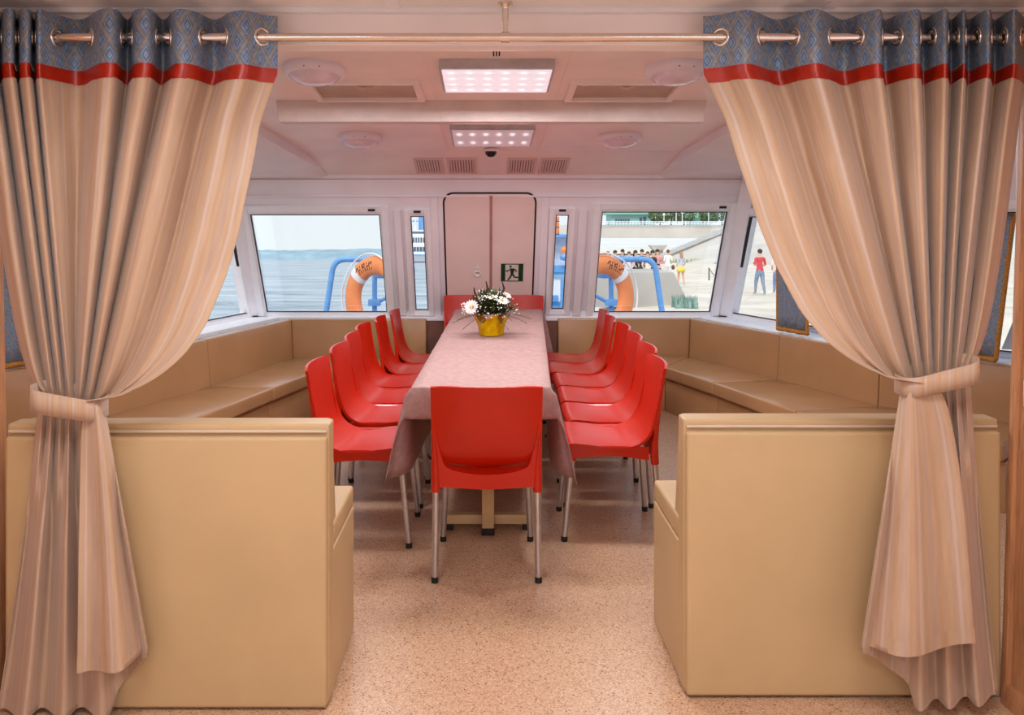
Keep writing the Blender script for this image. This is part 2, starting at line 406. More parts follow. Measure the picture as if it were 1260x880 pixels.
# sills (ledges) under the windows
def sill(n, A, B, depth, label):
    sg = Seg(A, B); bm = bmesh.new(); a0 = -.0
    hexa(bm, [sg.M(a0, .655, -.02), sg.M(sg.L, .655, -.02), sg.M(sg.L, .655, depth), sg.M(a0, .655, depth), sg.M(a0, .69, -.02), sg.M(sg.L, .69, -.02), sg.M(sg.L, .69, depth), sg.M(a0, .69, depth)])
    fixn(bm); bevel_bm(bm, .004, 1); tag(finish('trim_%d' % n, bm, m_pvc), label, 'trim', kind='structure')
sill(9, WL[0], WR[0], .05, 'white sill along the front wall under the windows')
sill(10, WR[0], WR[1], .24, 'white sill under the right side window at the corner')
sill(11, WL[0], WL[1], .24, 'white sill under the left side window at the corner')
sill(12, WR[1], WR[2], .20, 'white sill under the right window behind the curtain')
sill(13, WL[1], WL[2], .20, 'white sill under the left window behind the curtain')
# brown low panels either side of the door passage
for n, (x0, x1, lab) in ((14, (-.535, -.36, 'brown low wall panel left of the door')), (15, (.394, .60, 'brown low wall panel right of the door'))):
    tag(box('trim_%d' % n, (x0, 7.0, .07), (x1, 7.048, .652), m_brown), lab, 'trim', kind='structure')
# door
def build_door():
    e = thing('door_1', (0.017, 7.05, .07), 'pink beige front door with rounded corners and exit sign', 'door', kind='structure')
    a0, a1 = door_o[0], door_o[1]; h1 = door_o[3]
    def outline(inset, rad):
        pts = [(a0 + inset, .08), (a1 - inset, .08)]
        for k in range(7):
            t = k / 6 * math.pi / 2; pts.append((a1 - inset - rad + rad * math.cos(t), h1 - inset - rad + rad * math.sin(t)))
        for k in range(7):
            t = math.pi / 2 + k / 6 * math.pi / 2; pts.append((a0 + inset + rad + rad * math.cos(t), h1 - inset - rad + rad * math.sin(t)))
        full = []
        for p, q in zip(pts, pts[1:] + pts[:1]):   # extra vertices at the knee of the wall
            full.append(p)
            if (p[1] - ZS) * (q[1] - ZS) < 0: full.append((p[0], ZS))
        return full
    def slab(name, inset, rad, d0, d1, mat):
        o = outline(inset, rad); n = len(o)
        vs = [front.M(a, h, d0) for a, h in o] + [front.M(a, h, d1) for a, h in o]
        lo = [i for i, p in enumerate(o) if p[1] <= ZS]; up = [i for i, p in enumerate(o) if p[1] >= ZS]
        fs = [(i, (i + 1) % n, (i + 1) % n + n, i + n) for i in range(n)]
        for off in (0, n):
            fs.append(tuple(i + off for i in lo)); fs.append(tuple(i + off for i in up))
        bm = bmesh.new(); v = [bm.verts.new(p) for p in vs]
        for f in fs: bm.faces.new([v[i] for i in f])
        fixn(bm); return finish(name, bm, mat, e)
    bm = bmesh.new(); front.prism(bm, a0, a1, ZS, h1, -.065, 0); fixn(bm); finish('frame_plate', bm, m_wall, e)
    slab('gasket', 0, .085, -.05, .006, m_black)
    slab('leaf', .014, .075, -.04, .012, m_door)
    am = ax(.012)
    bm = bmesh.new(); front.prism(bm, am - .008, am + .038, ZS, h1 - .02, .012, .020); front.prism(bm, am - .008, am + .038, .08, ZS, .012, .020); fixn(bm); finish('centre_strip', bm, m_door, e)
    bm = bmesh.new(); front.prism(bm, am + .004, am + .026, ZS, h1 - .03, .020, .022); fixn(bm); finish('strip_groove', bm, simple('brown_groove', (176, 130, 120), .5), e)
    # round latch
    c = front.M(ax(-.085), 1.075, .014); nrm = Vector((0, -.857, -.514))
    M = Matrix.Translation(c) @ nrm.to_track_quat('Z', 'Y').to_matrix().to_4x4()
    lathe('latch', [(.018, 0), (.03, .002), (.032, .008), (.026, .012), (.019, .008), (.018, .002)], m_white, e, 20, M)
    lathe('latch', [(0, .008), (.014, .006), (.014, 0)], m_white, e, 12, M @ Matrix.Translation((0, .055, 0)))
    # exit sign: green field, pale panel, running figure
    s = thing('exit_sign', front.M(ax(.20), 1.03, .02), 'green and white running man exit sign on the door', 'sign')
    def plate(name, a, b, h, g, d, t, mat):
        bm = bmesh.new(); front.prism(bm, a, b, h, g, d, d + t); fixn(bm); return finish(name, bm, mat, s)
    A0, A1, H0, H1 = ax(.112), ax(.298), 1.005, 1.158
    plate('board', A0, A1, H0, H1, .014, .004, m_signgreen)
    plate('pale_panel', A0 + .036, A1 - .040, H0 + .006, H1 - .008, .018, .0015, m_signwhite)
    def fig(name, pts, mat=m_signgreen):
        W_, H_ = A1 - A0, H1 - H0; n = len(pts)
        vs = [front.M(A0 + x * W_, H0 + y * H_, .0196) for x, y in pts] + [front.M(A0 + x * W_, H0 + y * H_, .0212) for x, y in pts]
        bm = bmesh.new(); v = [bm.verts.new(p) for p in vs]
        bm.faces.new(v[:n]); bm.faces.new(v[n:]);
        for i in range(n): bm.faces.new((v[i], v[(i + 1) % n], v[(i + 1) % n + n], v[i + n]))
        fixn(bm); finish(name, bm, mat, s)
    fig('figure_head', [(.43 + .055 * math.cos(t * math.pi / 6), .84 + .065 * math.sin(t * math.pi / 6)) for t in range(12)])
    fig('figure_torso', [(.40, .74), (.52, .74), (.60, .60), (.55, .40), (.45, .38), (.42, .56)])
    fig('figure_arm', [(.42, .74), (.40, .66), (.30, .54), (.20, .58), (.22, .64), (.30, .62)])
    fig('figure_arm', [(.52, .74), (.66, .70), (.73, .56), (.68, .53), (.62, .63), (.54, .63)])
    fig('figure_leg', [(.45, .42), (.53, .40), (.44, .18), (.34, .06), (.27, .06), (.38, .24)])
    fig('figure_leg', [(.50, .42), (.56, .42), (.64, .28), (.80, .26), (.88, .20), (.80, .19), (.60, .20), (.52, .32)])
build_door()

# floor, step, near saloon walls
tag(box('floor', (-3.4, -3.2, -.05), (3.5, 7.2, 0), m_floor), 'speckled beige linoleum floor', 'floor', kind='structure')
tag(box('trim_16', (-.50, 6.46, 0), (.57, 7.04, .07), m_brown, None, .006), 'low brown step in front of the door under the red chairs', 'step', kind='structure')
tag(hex_obj('wall_saloon_right', [(1.60, 1.7, 0), (1.66, 1.7, 0), (1.66, 2.52, 0), (1.60, 2.52, 0), (1.67, 1.7, 2.12), (1.73, 1.7, 2.12), (1.73, 2.52, 2.12), (1.67, 2.52, 2.12)], m_wood), 'wood laminate wall at the right edge beside the curtain', 'wall', kind='structure')
tag(hex_obj('wall_saloon_left', [(-1.56, 1.7, 0), (-1.50, 1.7, 0), (-1.50, 2.56, 0), (-1.56, 2.56, 0), (-1.60, 1.7, 2.12), (-1.54, 1.7, 2.12), (-1.54, 2.56, 2.12), (-1.60, 2.56, 2.12)], m_wood), 'wood laminate wall at the left edge beside the curtain', 'wall', kind='structure')
for nm, x0, x1 in (('right', 1.62, 1.70), ('left', -1.60, -1.52)):  # unseen walls, made white here so they bounce neutral light
    tag(box('wall_saloon_%s' % nm, (x0, -3.2, 0), (x1, 1.7, 2.12), m_wall), 'unseen %s wall of the saloon beside the viewer, whitened to bounce light' % nm, 'wall', kind='structure')
tag(box('wall_back', (-1.6, -3.26, 0), (1.73, -3.2, 2.12), m_wall), 'unseen wall behind the viewer, whitened to bounce light', 'wall', kind='structure')  # unseen, made white to throw light back into the cabin
tag(hex_obj('trim_17', [(1.585, 2.49, 0), (1.625, 2.49, 0), (1.625, 2.515, 0), (1.585, 2.515, 0), (1.650, 2.49, 2.0), (1.690, 2.49, 2.0), (1.690, 2.515, 2.0), (1.650, 2.515, 2.0)], m_wood, None, .004), 'upright wooden corner trim on the right wall', 'trim', kind='structure')
tag(hex_obj('baseboard_right', [(1.575, 1.7, 0), (1.605, 1.7, 0), (1.605, 2.50, 0), (1.575, 2.50, 0), (1.585, 1.7, .06), (1.607, 1.7, .06), (1.607, 2.50, .06), (1.585, 2.50, .06)], m_wood, None, .003), 'wooden baseboard along the right wall', 'baseboard', kind='structure')
for nm, x0, x1, lab in (('wall_partition_right', 1.69, 3.36, 'partition wall closing the cabin right of the curtain'), ('wall_partition_left', -3.11, -1.56, 'partition wall closing the cabin left of the curtain')):
    tag(box(nm, (x0, 2.52, 0), (x1, 2.60, 2.42), m_wall), lab, 'wall', kind='structure')

# ceilings
def ceilz(y): return 2.21 - .1 * (y - 3.8)
ce = thing('ceiling', (0, 4.4, 2.15), 'pale pink panelled cabin ceiling with a raised middle', 'ceiling', kind='structure')
ER = [(1.75, 2.45, 2.30), (1.46, 5.0, 2.035), (1.355, 6.30, 1.885)]
EL = [(-1.70, 2.45, 2.30), (-1.41, 5.0, 2.035), (-1.262, 6.30, 1.885)]
def slabquad(name, q, mat, t=.03, parent=None, bev=0):
    q = [Vector(p) for p in q]; return hex_obj(name, q + [p + Vector((0, 0, t)) for p in q], mat, parent, bev)
slabquad('tray_panel', [(-1.9, 2.45, ceilz(2.45)), (1.95, 2.45, ceilz(2.45)), (1.60, 5.85, ceilz(5.85)), (-1.5, 5.85, ceilz(5.85))], m_ceiling, .03, ce)
slabquad('soffit_panel', [(-1.5, 5.84, ceilz(5.85)), (1.6, 5.84, ceilz(5.85)), (1.55, 6.42, 1.858), (-1.45, 6.42, 1.858)], m_ceiling, .03, ce)
for E, WW, s in ((ER, WR, 1), (EL, WL, -1)):
    vs = []; fs = []
    w = [shear(WW[0][0] + s * .08, WW[0][1] + .12, WTOP - .035), shear(WW[1][0] + s * .1, WW[1][1], WTOP - .02), shear(WW[2][0] + s * .1, WW[2][1], WTOP), (WW[3][0] + s * .08, 2.45, WTOP)]
    inn = [(E[2][0] - s * .02, 6.46, 1.85), E[2], E[1], E[0]]
    for a, b in zip(inn, w): vs += [a, b]
    n = len(vs); vs += [(x, y, z + .03) for x, y, z in vs]
    for i in range(0, n - 2, 2):
        fs += [(i, i + 1, i + 3, i + 2), (i + n, i + 2 + n, i + 3 + n, i + 1 + n)]
    frompy('side_panel', vs, fs, m_sideceil, ce)
    # lip between the raised middle and the lower sides
    for a, b in zip(E, E[1:]):
        a, b = Vector(a), Vector(b); up = lambda p: Vector((p.x, p.y, max(ceilz(p.y), p.z) + .03))
        d = Vector((s * .03, 0, 0))
        hex_obj('lip', [a, b, b + d, a + d, up(a), up(b), up(b) + d, up(a) + d], m_wall, ce)
    # flat rectangular plate on the side panel
    k = 1.0 if s > 0 else .96
    hex_obj('cover_plate', [(s * 1.62 * k, 5.3, 1.955), (s * 1.90 * k, 5.2, 1.925), (s * 1.92 * k, 5.42, 1.905), (s * 1.65 * k, 5.52, 1.93),
                            (s * 1.62 * k, 5.3, 1.985), (s * 1.90 * k, 5.2, 1.955), (s * 1.92 * k, 5.42, 1.935), (s * 1.65 * k, 5.52, 1.96)], m_ceiling, ce)
# raised seams on the tray either side of the lamps
for x in (-.30, .38):
    for y0, y1 in ((2.7, 4.36), (4.5, 5.75)):
        hex_obj('seam_batten', [(x - .012, y0, ceilz(y0) - .006), (x + .012, y0, ceilz(y0) - .006), (x + .012, y1, ceilz(y1) - .006), (x - .012, y1, ceilz(y1) - .006),
                                (x - .012, y0, ceilz(y0) + .004), (x + .012, y0, ceilz(y0) + .004), (x + .012, y1, ceilz(y1) + .004), (x - .012, y1, ceilz(y1) + .004)], m_ceiling, ce)
ce2 = thing('ceiling', (0, 0, 2.12), 'flat white saloon ceiling above the curtain rod', 'ceiling', kind='structure')
box('saloon_panel', (-1.9, -3.2, 2.12), (1.95, 2.46, 2.15), m_sideceil, ce2)
for x in (-.28, 1.02, -1.5):
    box('joint_strip', (x - .018, -3, 2.114), (x + .018, 2.44, 2.121), m_wall, ce2)
box('edge_moulding', (-1.6, 2.435, 2.106), (1.68, 2.462, 2.122), m_white, ce2)
tag(box('trim_18', (-1.75, 2.462, 2.012), (1.8, 2.55, 2.40), m_ceiling, None, .004), 'pink beige header beam behind the curtain rod', 'beam', kind='structure')
tag(hex_obj('trim_19', [(-1.13, 4.40, 2.032), (1.17, 4.40, 2.032), (1.17, 4.50, 2.03), (-1.13, 4.50, 2.03), (-1.15, 4.40, 2.17), (1.19, 4.40, 2.17), (1.19, 4.50, 2.16), (-1.15, 4.50, 2.16)], m_beam, None, .008), 'rough painted cross beam between the two ceiling panels', 'beam', kind='structure')

# ------------------------------------------------------------------ ceiling fittings
def led_panel(name, x, y0, y1, w, z0, z1, label, lit, watts, far=True, group=None):
    zt = lambda y: (ceilz(y) if far else 2.12)
    d0, d1 = .05, .05
    e = thing(name, (x, (y0 + y1) / 2, zt((y0 + y1) / 2)), label, 'ceiling light', group)
    q = [(x - w / 2, y0), (x + w / 2, y0), (x + w / 2, y1), (x - w / 2, y1)]
    hex_obj('housing', [(a, b, zt(b) - d0 + .004) for a, b in q] + [(a, b, zt(b)) for a, b in q], simple('grey_lamp_housing', (196, 188, 190), .5), e, .003)
    i = .012; q = [(x - w / 2 + i, y0 + .004), (x + w / 2 - i, y0 + .004), (x + w / 2 - i, y1 - i), (x - w / 2 + i, y1 - i)]
    frompy('diffuser', [(a, b, zt(b) - d0) for a, b in q], [(0, 3, 2, 1)], m_led_on if lit else m_led_dim, e, uvs=[(0, 0), (1, 0), (1, 1), (0, 1)])
    ym = (y0 + y1) / 2
    if watts:
        l = bpy.data.lights.new('lamp_light', 'AREA'); l.shape = 'RECTANGLE'; l.size = w * .95; l.size_y = (y1 - y0) * .95; l.energy = watts; l.color = (.97, .98, 1)
        lo = link(bpy.data.objects.new('lamp_light', l)); lo.location = (x, ym, zt(ym) - d0 - .006)
        lo.rotation_euler = (math.atan(-.1) if far else 0, 0, 0); setp(lo, e)
    return e
led_panel('led_panel_light', .042, 3.67, 4.07, .525, 0, 0, 'bright rectangular LED ceiling panel before the cross beam', True, LED_FAR)
led_panel('led_panel_light', .030, 4.91, 5.42, .52, 0, 0, 'dim rectangular LED ceiling panel behind the cross beam', False, 6.0)
for k, (x, y) in enumerate(((-.75, 1.35), (.8, 1.35), (-.75, -.6), (.8, -.6), (0.03, -2.2))):  # unseen fill lights added behind the viewer to brighten the cabin
    led_panel('led_panel_light', x, y - .3, y + .3, .6, 0, 0, 'added square LED fill panel in the unseen saloon behind the viewer', True, FILL_NEAR, False, 'added saloon fill panels out of view')
def round_lamp(x, y, label):
    z = ceilz(y); e = thing('round_ceiling_lamp', (x, y, z), label, 'ceiling light', 'round ceiling lamps')
    M = Matrix.Translation((x, y, z)) @ Matrix.Rotation(math.atan(-.1), 4, 'X') @ Matrix.Rotation(math.pi, 4, 'X')
    lathe('ring', [(0.14, 0), (.145, .012), (.143, .03), (.132, .042), (.118, .046), (.112, .040)], m_lampbase, e, 40, M)
    lathe('dome', [(.116, .040), (.108, .055), (.085, .070), (.05, .079), (0, .082)], simple('frosted_lilac_dome', (232, 220, 236), .12), e, 40, M)
    l = bpy.data.lights.new('lamp_light', 'AREA'); l.shape = 'DISK'; l.size = .2; l.energy = ROUND_FILL_W; l.color = (.97, .98, 1)  # light added under the unlit dome to lift the cabin
    lo = link(bpy.data.objects.new('lamp_light', l)); lo.location = (x, y, z - .09); setp(lo, e)
    for a in (-1.7, -1.2): lathe('screw', [(.004, .03), (.004, .036), (0, .037)], m_dark, e, 8, M @ Matrix.Translation((.137 * math.cos(a), -.137 * math.sin(a) * 0 + .137 * math.sin(-a), 0)))
round_lamp(-.81, 3.80, 'round lilac ceiling lamp beside the left curtain top'); round_lamp(.882, 3.80, 'round lilac ceiling lamp touching the right curtain top')
round_lamp(-.832, 5.30, 'smaller looking round ceiling lamp left of the dim LED panel'); round_lamp(.864, 5.30, 'smaller looking round ceiling lamp right of the dim LED panel')
def hatch(x0, x1, label):
    y0, y1 = 4.0, 4.36; e = thing('ceiling_hatch', ((x0 + x1) / 2, 4.18, ceilz(4.18)), label, 'hatch', 'ceiling hatches')
    Z = ceilz
    def ringbar(a0, a1, b0, b1, drop): hexa(bm, [(a, b, Z(b) - drop) for a, b in ((a0, b0), (a1, b0), (a1, b1), (a0, b1))] + [(a, b, Z(b) + .002) for a, b in ((a0, b0), (a1, b0), (a1, b1), (a0, b1))])
    bm = bmesh.new(); w = .035
    ringbar(x0, x1, y0, y0 + w, .022); ringbar(x0, x1, y1 - w, y1, .022); ringbar(x0, x0 + w, y0 + w, y1 - w, .022); ringbar(x1 - w, x1, y0 + w, y1 - w, .022)
    fixn(bm); finish('frame', bm, m_ceiling, e)
    q = [(x0 + w, y0 + w), (x1 - w, y0 + w), (x1 - w, y1 - w), (x0 + w, y1 - w)]
    hex_obj('lid', [(a, b, Z(b) - .005) for a, b in q] + [(a, b, Z(b) + .001) for a, b in q], m_hatch, e)
    xm = (x0 + x1) / 2
    tube('latch', [(xm - .04, y0 + .06, Z(y0 + .06) - .015), (xm, y0 + .07, Z(y0 + .07) - .024), (xm + .04, y0 + .06, Z(y0 + .06) - .015)], .009, m_piping, e, 8)
    box('hinge', (x0 + .06, y0 + .04, Z(y0) - .022), (x0 + .09, y0 + .07, Z(y0) - .006), m_piping, e)
hatch(-.91, -.335, 'recessed brown ceiling hatch behind the left round lamp'); hatch(.41, .985, 'recessed brown ceiling hatch beside the right round lamp')
e = thing('dome_camera', (.023, 5.74, ceilz(5.74)), 'small black dome camera on the ceiling behind the dim panel', 'camera')
lathe('base', [(.052, 0), (.052, -.012), (.042, -.02)], m_white, e, 20, Matrix.Translation((.023, 5.74, ceilz(5.74))))
lathe('dome', [(.042, -.018), (.038, -.04), (.022, -.056), (0, -.06)], simple('glossy_black', (14, 13, 15), .08), e, 20, Matrix.Translation((.023, 5.74, ceilz(5.74))))
e = thing('ceiling_sensor', (.038, 3.48, ceilz(3.48)), 'small ceiling sensor with three black bars under the rod', 'sensor')
lathe('base', [(.05, 0), (.045, -.014), (.02, -.022), (0, -.022)], m_ceiling, e, 20, Matrix.Translation((.038, 3.48, ceilz(3.48))))
for k in (-1, 0, 1): box('bar', (.038 + k * .012 - .003, 3.475, ceilz(3.48) - .048), (.038 + k * .012 + .003, 3.483, ceilz(3.48) - .018), m_black, e)
# air vents on the soffit
sof = lambda t: (5.85 + t * .57, 2.005 + t * (1.858 - 2.005))
def vent(px0, px1, label):
    y0, z0 = sof(.22); y1, z1 = sof(.80)
    dv = Vector((0, y1 - y0, z1 - z0)); L = dv.length; dv.normalize(); nn = Vector((0, dv.z, -dv.y))     # towards the room
    x0, x1 = (px0 - VX) * 6.1 / F, (px1 - VX) * 6.1 / F
    o = Vector((x0, y0, z0)); w = x1 - x0
    e = thing('air_vent', o, label, 'vent', 'air vents above the door')
    pt = lambda a, b, d: o + Vector((a, 0, 0)) + dv * b + nn * d
    def pr(name, a0, a1, b0, b1, d0, d1, mat):
        return hex_obj(name, [pt(a0, b0, d0), pt(a1, b0, d0), pt(a1, b1, d0), pt(a0, b1, d0), pt(a0, b0, d1), pt(a1, b0, d1), pt(a1, b1, d1), pt(a0, b1, d1)], mat, e)
    pr('backing', .01, w - .01, .02, L - .02, -.002, .002, simple('brown_shadow_gap', (120, 90, 84), .7))
    f = .02
    pr('frame', 0, w, 0, f, 0, .012, m_vent); pr('frame', 0, w, L - f, L, 0, .012, m_vent); pr('frame', 0, f, f, L - f, 0, .012, m_vent); pr('frame', w - f, w, f, L - f, 0, .012, m_vent)
    n = 9; stp = (w - 2 * f) / n
    for i in range(n): pr('slat', f + i * stp + stp * .22, f + (i + 1) * stp - stp * .12, f, L - f, .001, .009, m_vent)
vent(510, 546, 'leftmost slatted air vent above the door'); vent(550, 587, 'slatted air vent second from left above the door')
vent(624, 660, 'slatted air vent third from left above the door'); vent(664, 700, 'rightmost slatted air vent above the door')

# ------------------------------------------------------------------ banquettes along the windows
PR = [(.60, 6.94), (1.72, 6.94), (2.105, 5.91), (2.415, 5.03), (3.02, 4.50)]
QR = [(.60, 6.57), (1.39, 6.42), (1.60, 5.77), (1.84, 4.87), (2.62, 4.12)]
PL = [(-.52, 6.90), (-1.65, 6.88), (-1.93, 5.66), (-2.22, 4.74), (-2.74, 4.28)]
QL = [(-.52, 6.53), (-1.27, 6.36), (-1.47, 5.58), (-1.69, 4.66), (-2.40, 3.92)]
def offs(Pts, d):
    """the polyline moved by d away from the room, mitred at its corners"""
    Pts = [Vector(p) for p in Pts]; nn = []
    for p, q in zip(Pts, Pts[1:]):
        v = Vector((-(q - p).y, (q - p).x)).normalized()
        if v.dot((p + q) / 2 - Vector((0, 4.0))) < 0: v = -v
        nn.append(v)
    out = []
    for i, p in enumerate(Pts):
        if i == 0: m = nn[0]
        elif i == len(Pts) - 1: m = nn[-1]
        else:
            m = (nn[i - 1] + nn[i]).normalized(); m = m / m.dot(nn[i])
        out.append(p + m * d)
    return out
def bench_run(PP, QQ, side):
    o0, o1, o2, o3 = offs(PP, -.005), offs(PP, .075), offs(PP, .022), offs(PP, .10)
    for i in range(4):
        Pa, Pb, Qa, Qb = map(Vector, (PP[i], PP[i + 1], QQ[i], QQ[i + 1])); m = (Pa + Pb + Qa + Qb) / 4
        e = thing('banquette_section', (m.x, m.y, 0), 'tan leatherette bench section on the %s %s' % (side, bn[i]), 'banquette', 'banquette sections along the windows')
        g = (Pb - Pa).normalized() * .002
        ia = Qa + (Pa - Qa).normalized() * .035; ib = Qb + (Pb - Qb).normalized() * .035
        hex_obj('base', poly8([Pa + g, Pb - g, ib - g, ia + g], 0, .262), m_leather2, e, .006)
        hex_obj('seat_cushion', poly8([Pa + g, Pb - g, Qb - g, Qa + g], .268, .36), m_leather2, e, .016, 3)
        lo = [o0[i] + g, o0[i + 1] - g, o1[i + 1] - g, o1[i] + g]; hi = [o2[i] + g, o2[i + 1] - g, o3[i + 1] - g, o3[i] + g]
        hex_obj('backrest', [(p.x, p.y, .345) for p in lo] + [(p.x, p.y, .68) for p in hi], m_leather2, e, .012, 3)
bn = ('under the large front window', 'in the corner section beside the side window', 'in the middle of the side wall', 'behind the gathered curtain')
bench_run(PR, QR, 'right'); bench_run(PL, QL, 'left')

# ------------------------------------------------------------------ near booth benches
def booth(x0, x1, yb, s, label):
    """s: +1 when the aisle is on the +X side"""
    e = thing('booth_bench', ((x0 + x1) / 2, yb + .25, 0), label, 'bench', 'booth benches facing away')
    h = .862
    bx = lambda n, a, b, c, d, z0, z1, m, bev=.0, sg=3: box(n, (a, c, z0), (b, d, z1), m, e, bev, sg)
    bx('back_slab', x0, x1, yb + .012, yb + .085, .012, h, m_leather, .008)
    bx('front_panel', x0 + .004, x1 - .004, yb - .012, yb + .02, .008, h - .034, m_leather, .014, 4)
    bx('piping', x0 + .006, x1 - .006, yb + .002, yb + .014, h - .026, h - .017, m_piping, .004)
    # padded backrest on the far side, leaning
    hex_obj('backrest', [(x0 + .01, yb + .08, .50), (x1 - .01, yb + .08, .50), (x1 - .01, yb + .19, .50), (x0 + .01, yb + .19, .50),
                         (x0 + .01, yb + .08, h - .004), (x1 - .01, yb + .08, h - .004), (x1 - .01, yb + .12, h - .004), (x0 + .01, yb + .12, h - .004)], m_leather, e, .016, 3)
    bx('seat_cushion', x0 + .004, x1 - .004, yb + .10, yb + .49, .452, .525, m_leather, .014)
    bx('base', x0 + .003, x1 - .003, yb + .06, yb + .485, .008, .448, m_leather, .006)
booth(-1.462, -.482, 2.462, 1, 'beige leatherette booth bench seen from behind, left of the aisle')
booth(.612, 1.594, 2.525, -1, 'beige leatherette booth bench seen from behind, right of the aisle')

# ------------------------------------------------------------------ chairs
def make_chair():
    e = thing('dining_chair', (0, 0, 0), 'red chair', 'chair')
    prof = [(.196, .418), (.192, .440), (.165, .457), (.09, .453), (.01, .444), (-.07, .441), (-.13, .453), (-.175, .486), (-.203, .538), (-.222, .61), (-.239, .70), (-.256, .815)]
    n = 34; m = 14; vs = []; fs = []; t = .013
    rows = [catmull(prof, (len(prof) - 1) * i / (n - 1)) for i in range(n)]
    def hw(i):
        k = i / (n - 1) * (len(prof) - 1)
        return keys([(0, .196), (1.5, .212), (4, .222), (6, .222), (8, .226), (11, .230)], k)
    def pos(i, j, off):
        u = -1 + 2 * j / (m - 1); y, z = rows[i]
        a, b = rows[max(i - 1, 0)], rows[min(i + 1, n - 1)]
        T = Vector((b[0] - a[0], b[1] - a[1])).normalized(); N = Vector((T.y, -T.x))      # away from the sitter
        k = i / (n - 1) * (len(prof) - 1); cup = (1 - u * u) * keys([(0, .0), (3, .010), (6, .012), (8, .022), (11, .034)], k)
        # rounded upper corners and front corners
        zz = z; xx = u * hw(i)
        p = Vector((y, z)) - N * (cup - .0) * -1 * (1 if True else 0)
        p = Vector((y, z)) + (-N if False else N) * 0 + Vector((-cup if k > 6 else -cup * sstep(4, 6, k), -cup if k < 5 else -cup * (1 - sstep(5, 7, k))))
        if k > 10: p.y -= .006 * abs(u) ** 6 * (k - 10)
        p = p + N * off * -1
        return (xx, p.x, p.y)
    for off in (0, t):
        for i in range(n):
            for j in range(m): vs.append(pos(i, j, off))
    id_ = lambda s, i, j: s * n * m + i * m + j
    for i in range(n - 1):
        for j in range(m - 1):
            for s in (0, 1): fs.append((id_(s, i, j), id_(s, i, j + 1), id_(s, i + 1, j + 1), id_(s, i + 1, j)))
    for i in range(n - 1):
        for j in (0, m - 1): fs.append((id_(0, i, j), id_(0, i + 1, j), id_(1, i + 1, j), id_(1, i, j)))
    for j in range(m - 1):
        for i in (0, n - 1): fs.append((id_(0, i, j), id_(0, i, j + 1), id_(1, i, j + 1), id_(1, i, j)))
    bm = bmesh.new(); bv = [bm.verts.new(v) for v in vs]
    for f in fs: bm.faces.new([bv[q] for q in f])
    fixn(bm); smooth_angle(finish('seat_shell', bm, m_redp, e), 55)
    # apron under the seat: arched skirt on four sides
    bm = bmesh.new()
    def skirt(p0, p1, inward, nseg=10, drop=.070, arch=.022):
        p0, p1, inw = Vector(p0), Vector(p1), Vector(inward)
        prev = None
        for i in range(nseg + 1):
            f = i / nseg; p = p0.lerp(p1, f); zb = .452 - drop + arch * math.sin(math.pi * f) * .8
            ring = [bm.verts.new((p.x, p.y, .446)), bm.verts.new((p.x, p.y, zb)), bm.verts.new((p.x + inw.x, p.y + inw.y, zb)), bm.verts.new((p.x + inw.x, p.y + inw.y, .440))]
            if prev:
                for q in range(4): bm.faces.new((prev[q], prev[(q + 1) % 4], ring[(q + 1) % 4], ring[q]))
            else: bm.faces.new(ring)
            prev = ring
        bm.faces.new(prev[::-1])
    skirt((-.217, -.19), (-.206, .170), (.012, 0)); skirt((.217, -.19), (.206, .170), (-.012, 0))
    skirt((-.19, .184), (.19, .184), (0, -.012))
    fixn(bm); smooth_angle(finish('apron', bm, m_redp, e), 40)
    # rear frame: U-shaped plate around the back, carrying the rear sockets
    bm = bmesh.new(); yb = lambda z: keys([(.38, -.206), (.486, -.204), (.538, -.206), (.61, -.222), (.70, -.239), (.815, -.256)], z)
    outer, inner = [], []
    K = 24
    for i in range(K + 1):
        f = i / K            # 0 top-left, .5 bottom middle, 1 top-right
        u = (f - .5) * 2; s = 1 if u > 0 else -1; a = abs(u)
        if a > .42:
            g = (a - .42) / .58; zo = .385 + g * (.79 - .385); xo = .2285
            zi = .485 + g * (.79 - .485); xi = .178 + (.2275 - .178) * min(1, g * 1.1) ** .7
        else:
            g = a / .42; xo = .229 * g; zo = .382 - .006 + .012 * g
            th = g * math.pi / 2; xi = .178 * math.sin(th); zi = .440 + .045 * (1 - math.cos(th))
        outer.append((s * xo, zo)); inner.append((s * xi, zi))
    rings = []
    for (xo, zo), (xi, zi) in zip(outer, inner):
        yo, yi = yb(zo), yb(zi)
        fd = 1 - sstep(.55, .79, zo)
        cen = max(0, 1 - abs(xi) / .2285)
        rings.append([bm.verts.new((xo, yo - .011 - .010 * fd, zo)), bm.verts.new((xi, yi - .011 - .010 * fd - .014 * fd * cen, zi)), bm.verts.new((xi * .97, yi - .006 + .050 * fd * cen, zi + .010 * fd * cen)), bm.verts.new((xo * .995, yo - .006, zo))])
    for A, B in zip(rings, rings[1:]):
        for q in range(4): bm.faces.new((A[q], A[(q + 1) % 4], B[(q + 1) % 4], B[q]))
    bm.faces.new(rings[0]); bm.faces.new(rings[-1][::-1]); fixn(bm); smooth_angle(finish('back_frame', bm, m_redp, e), 45)
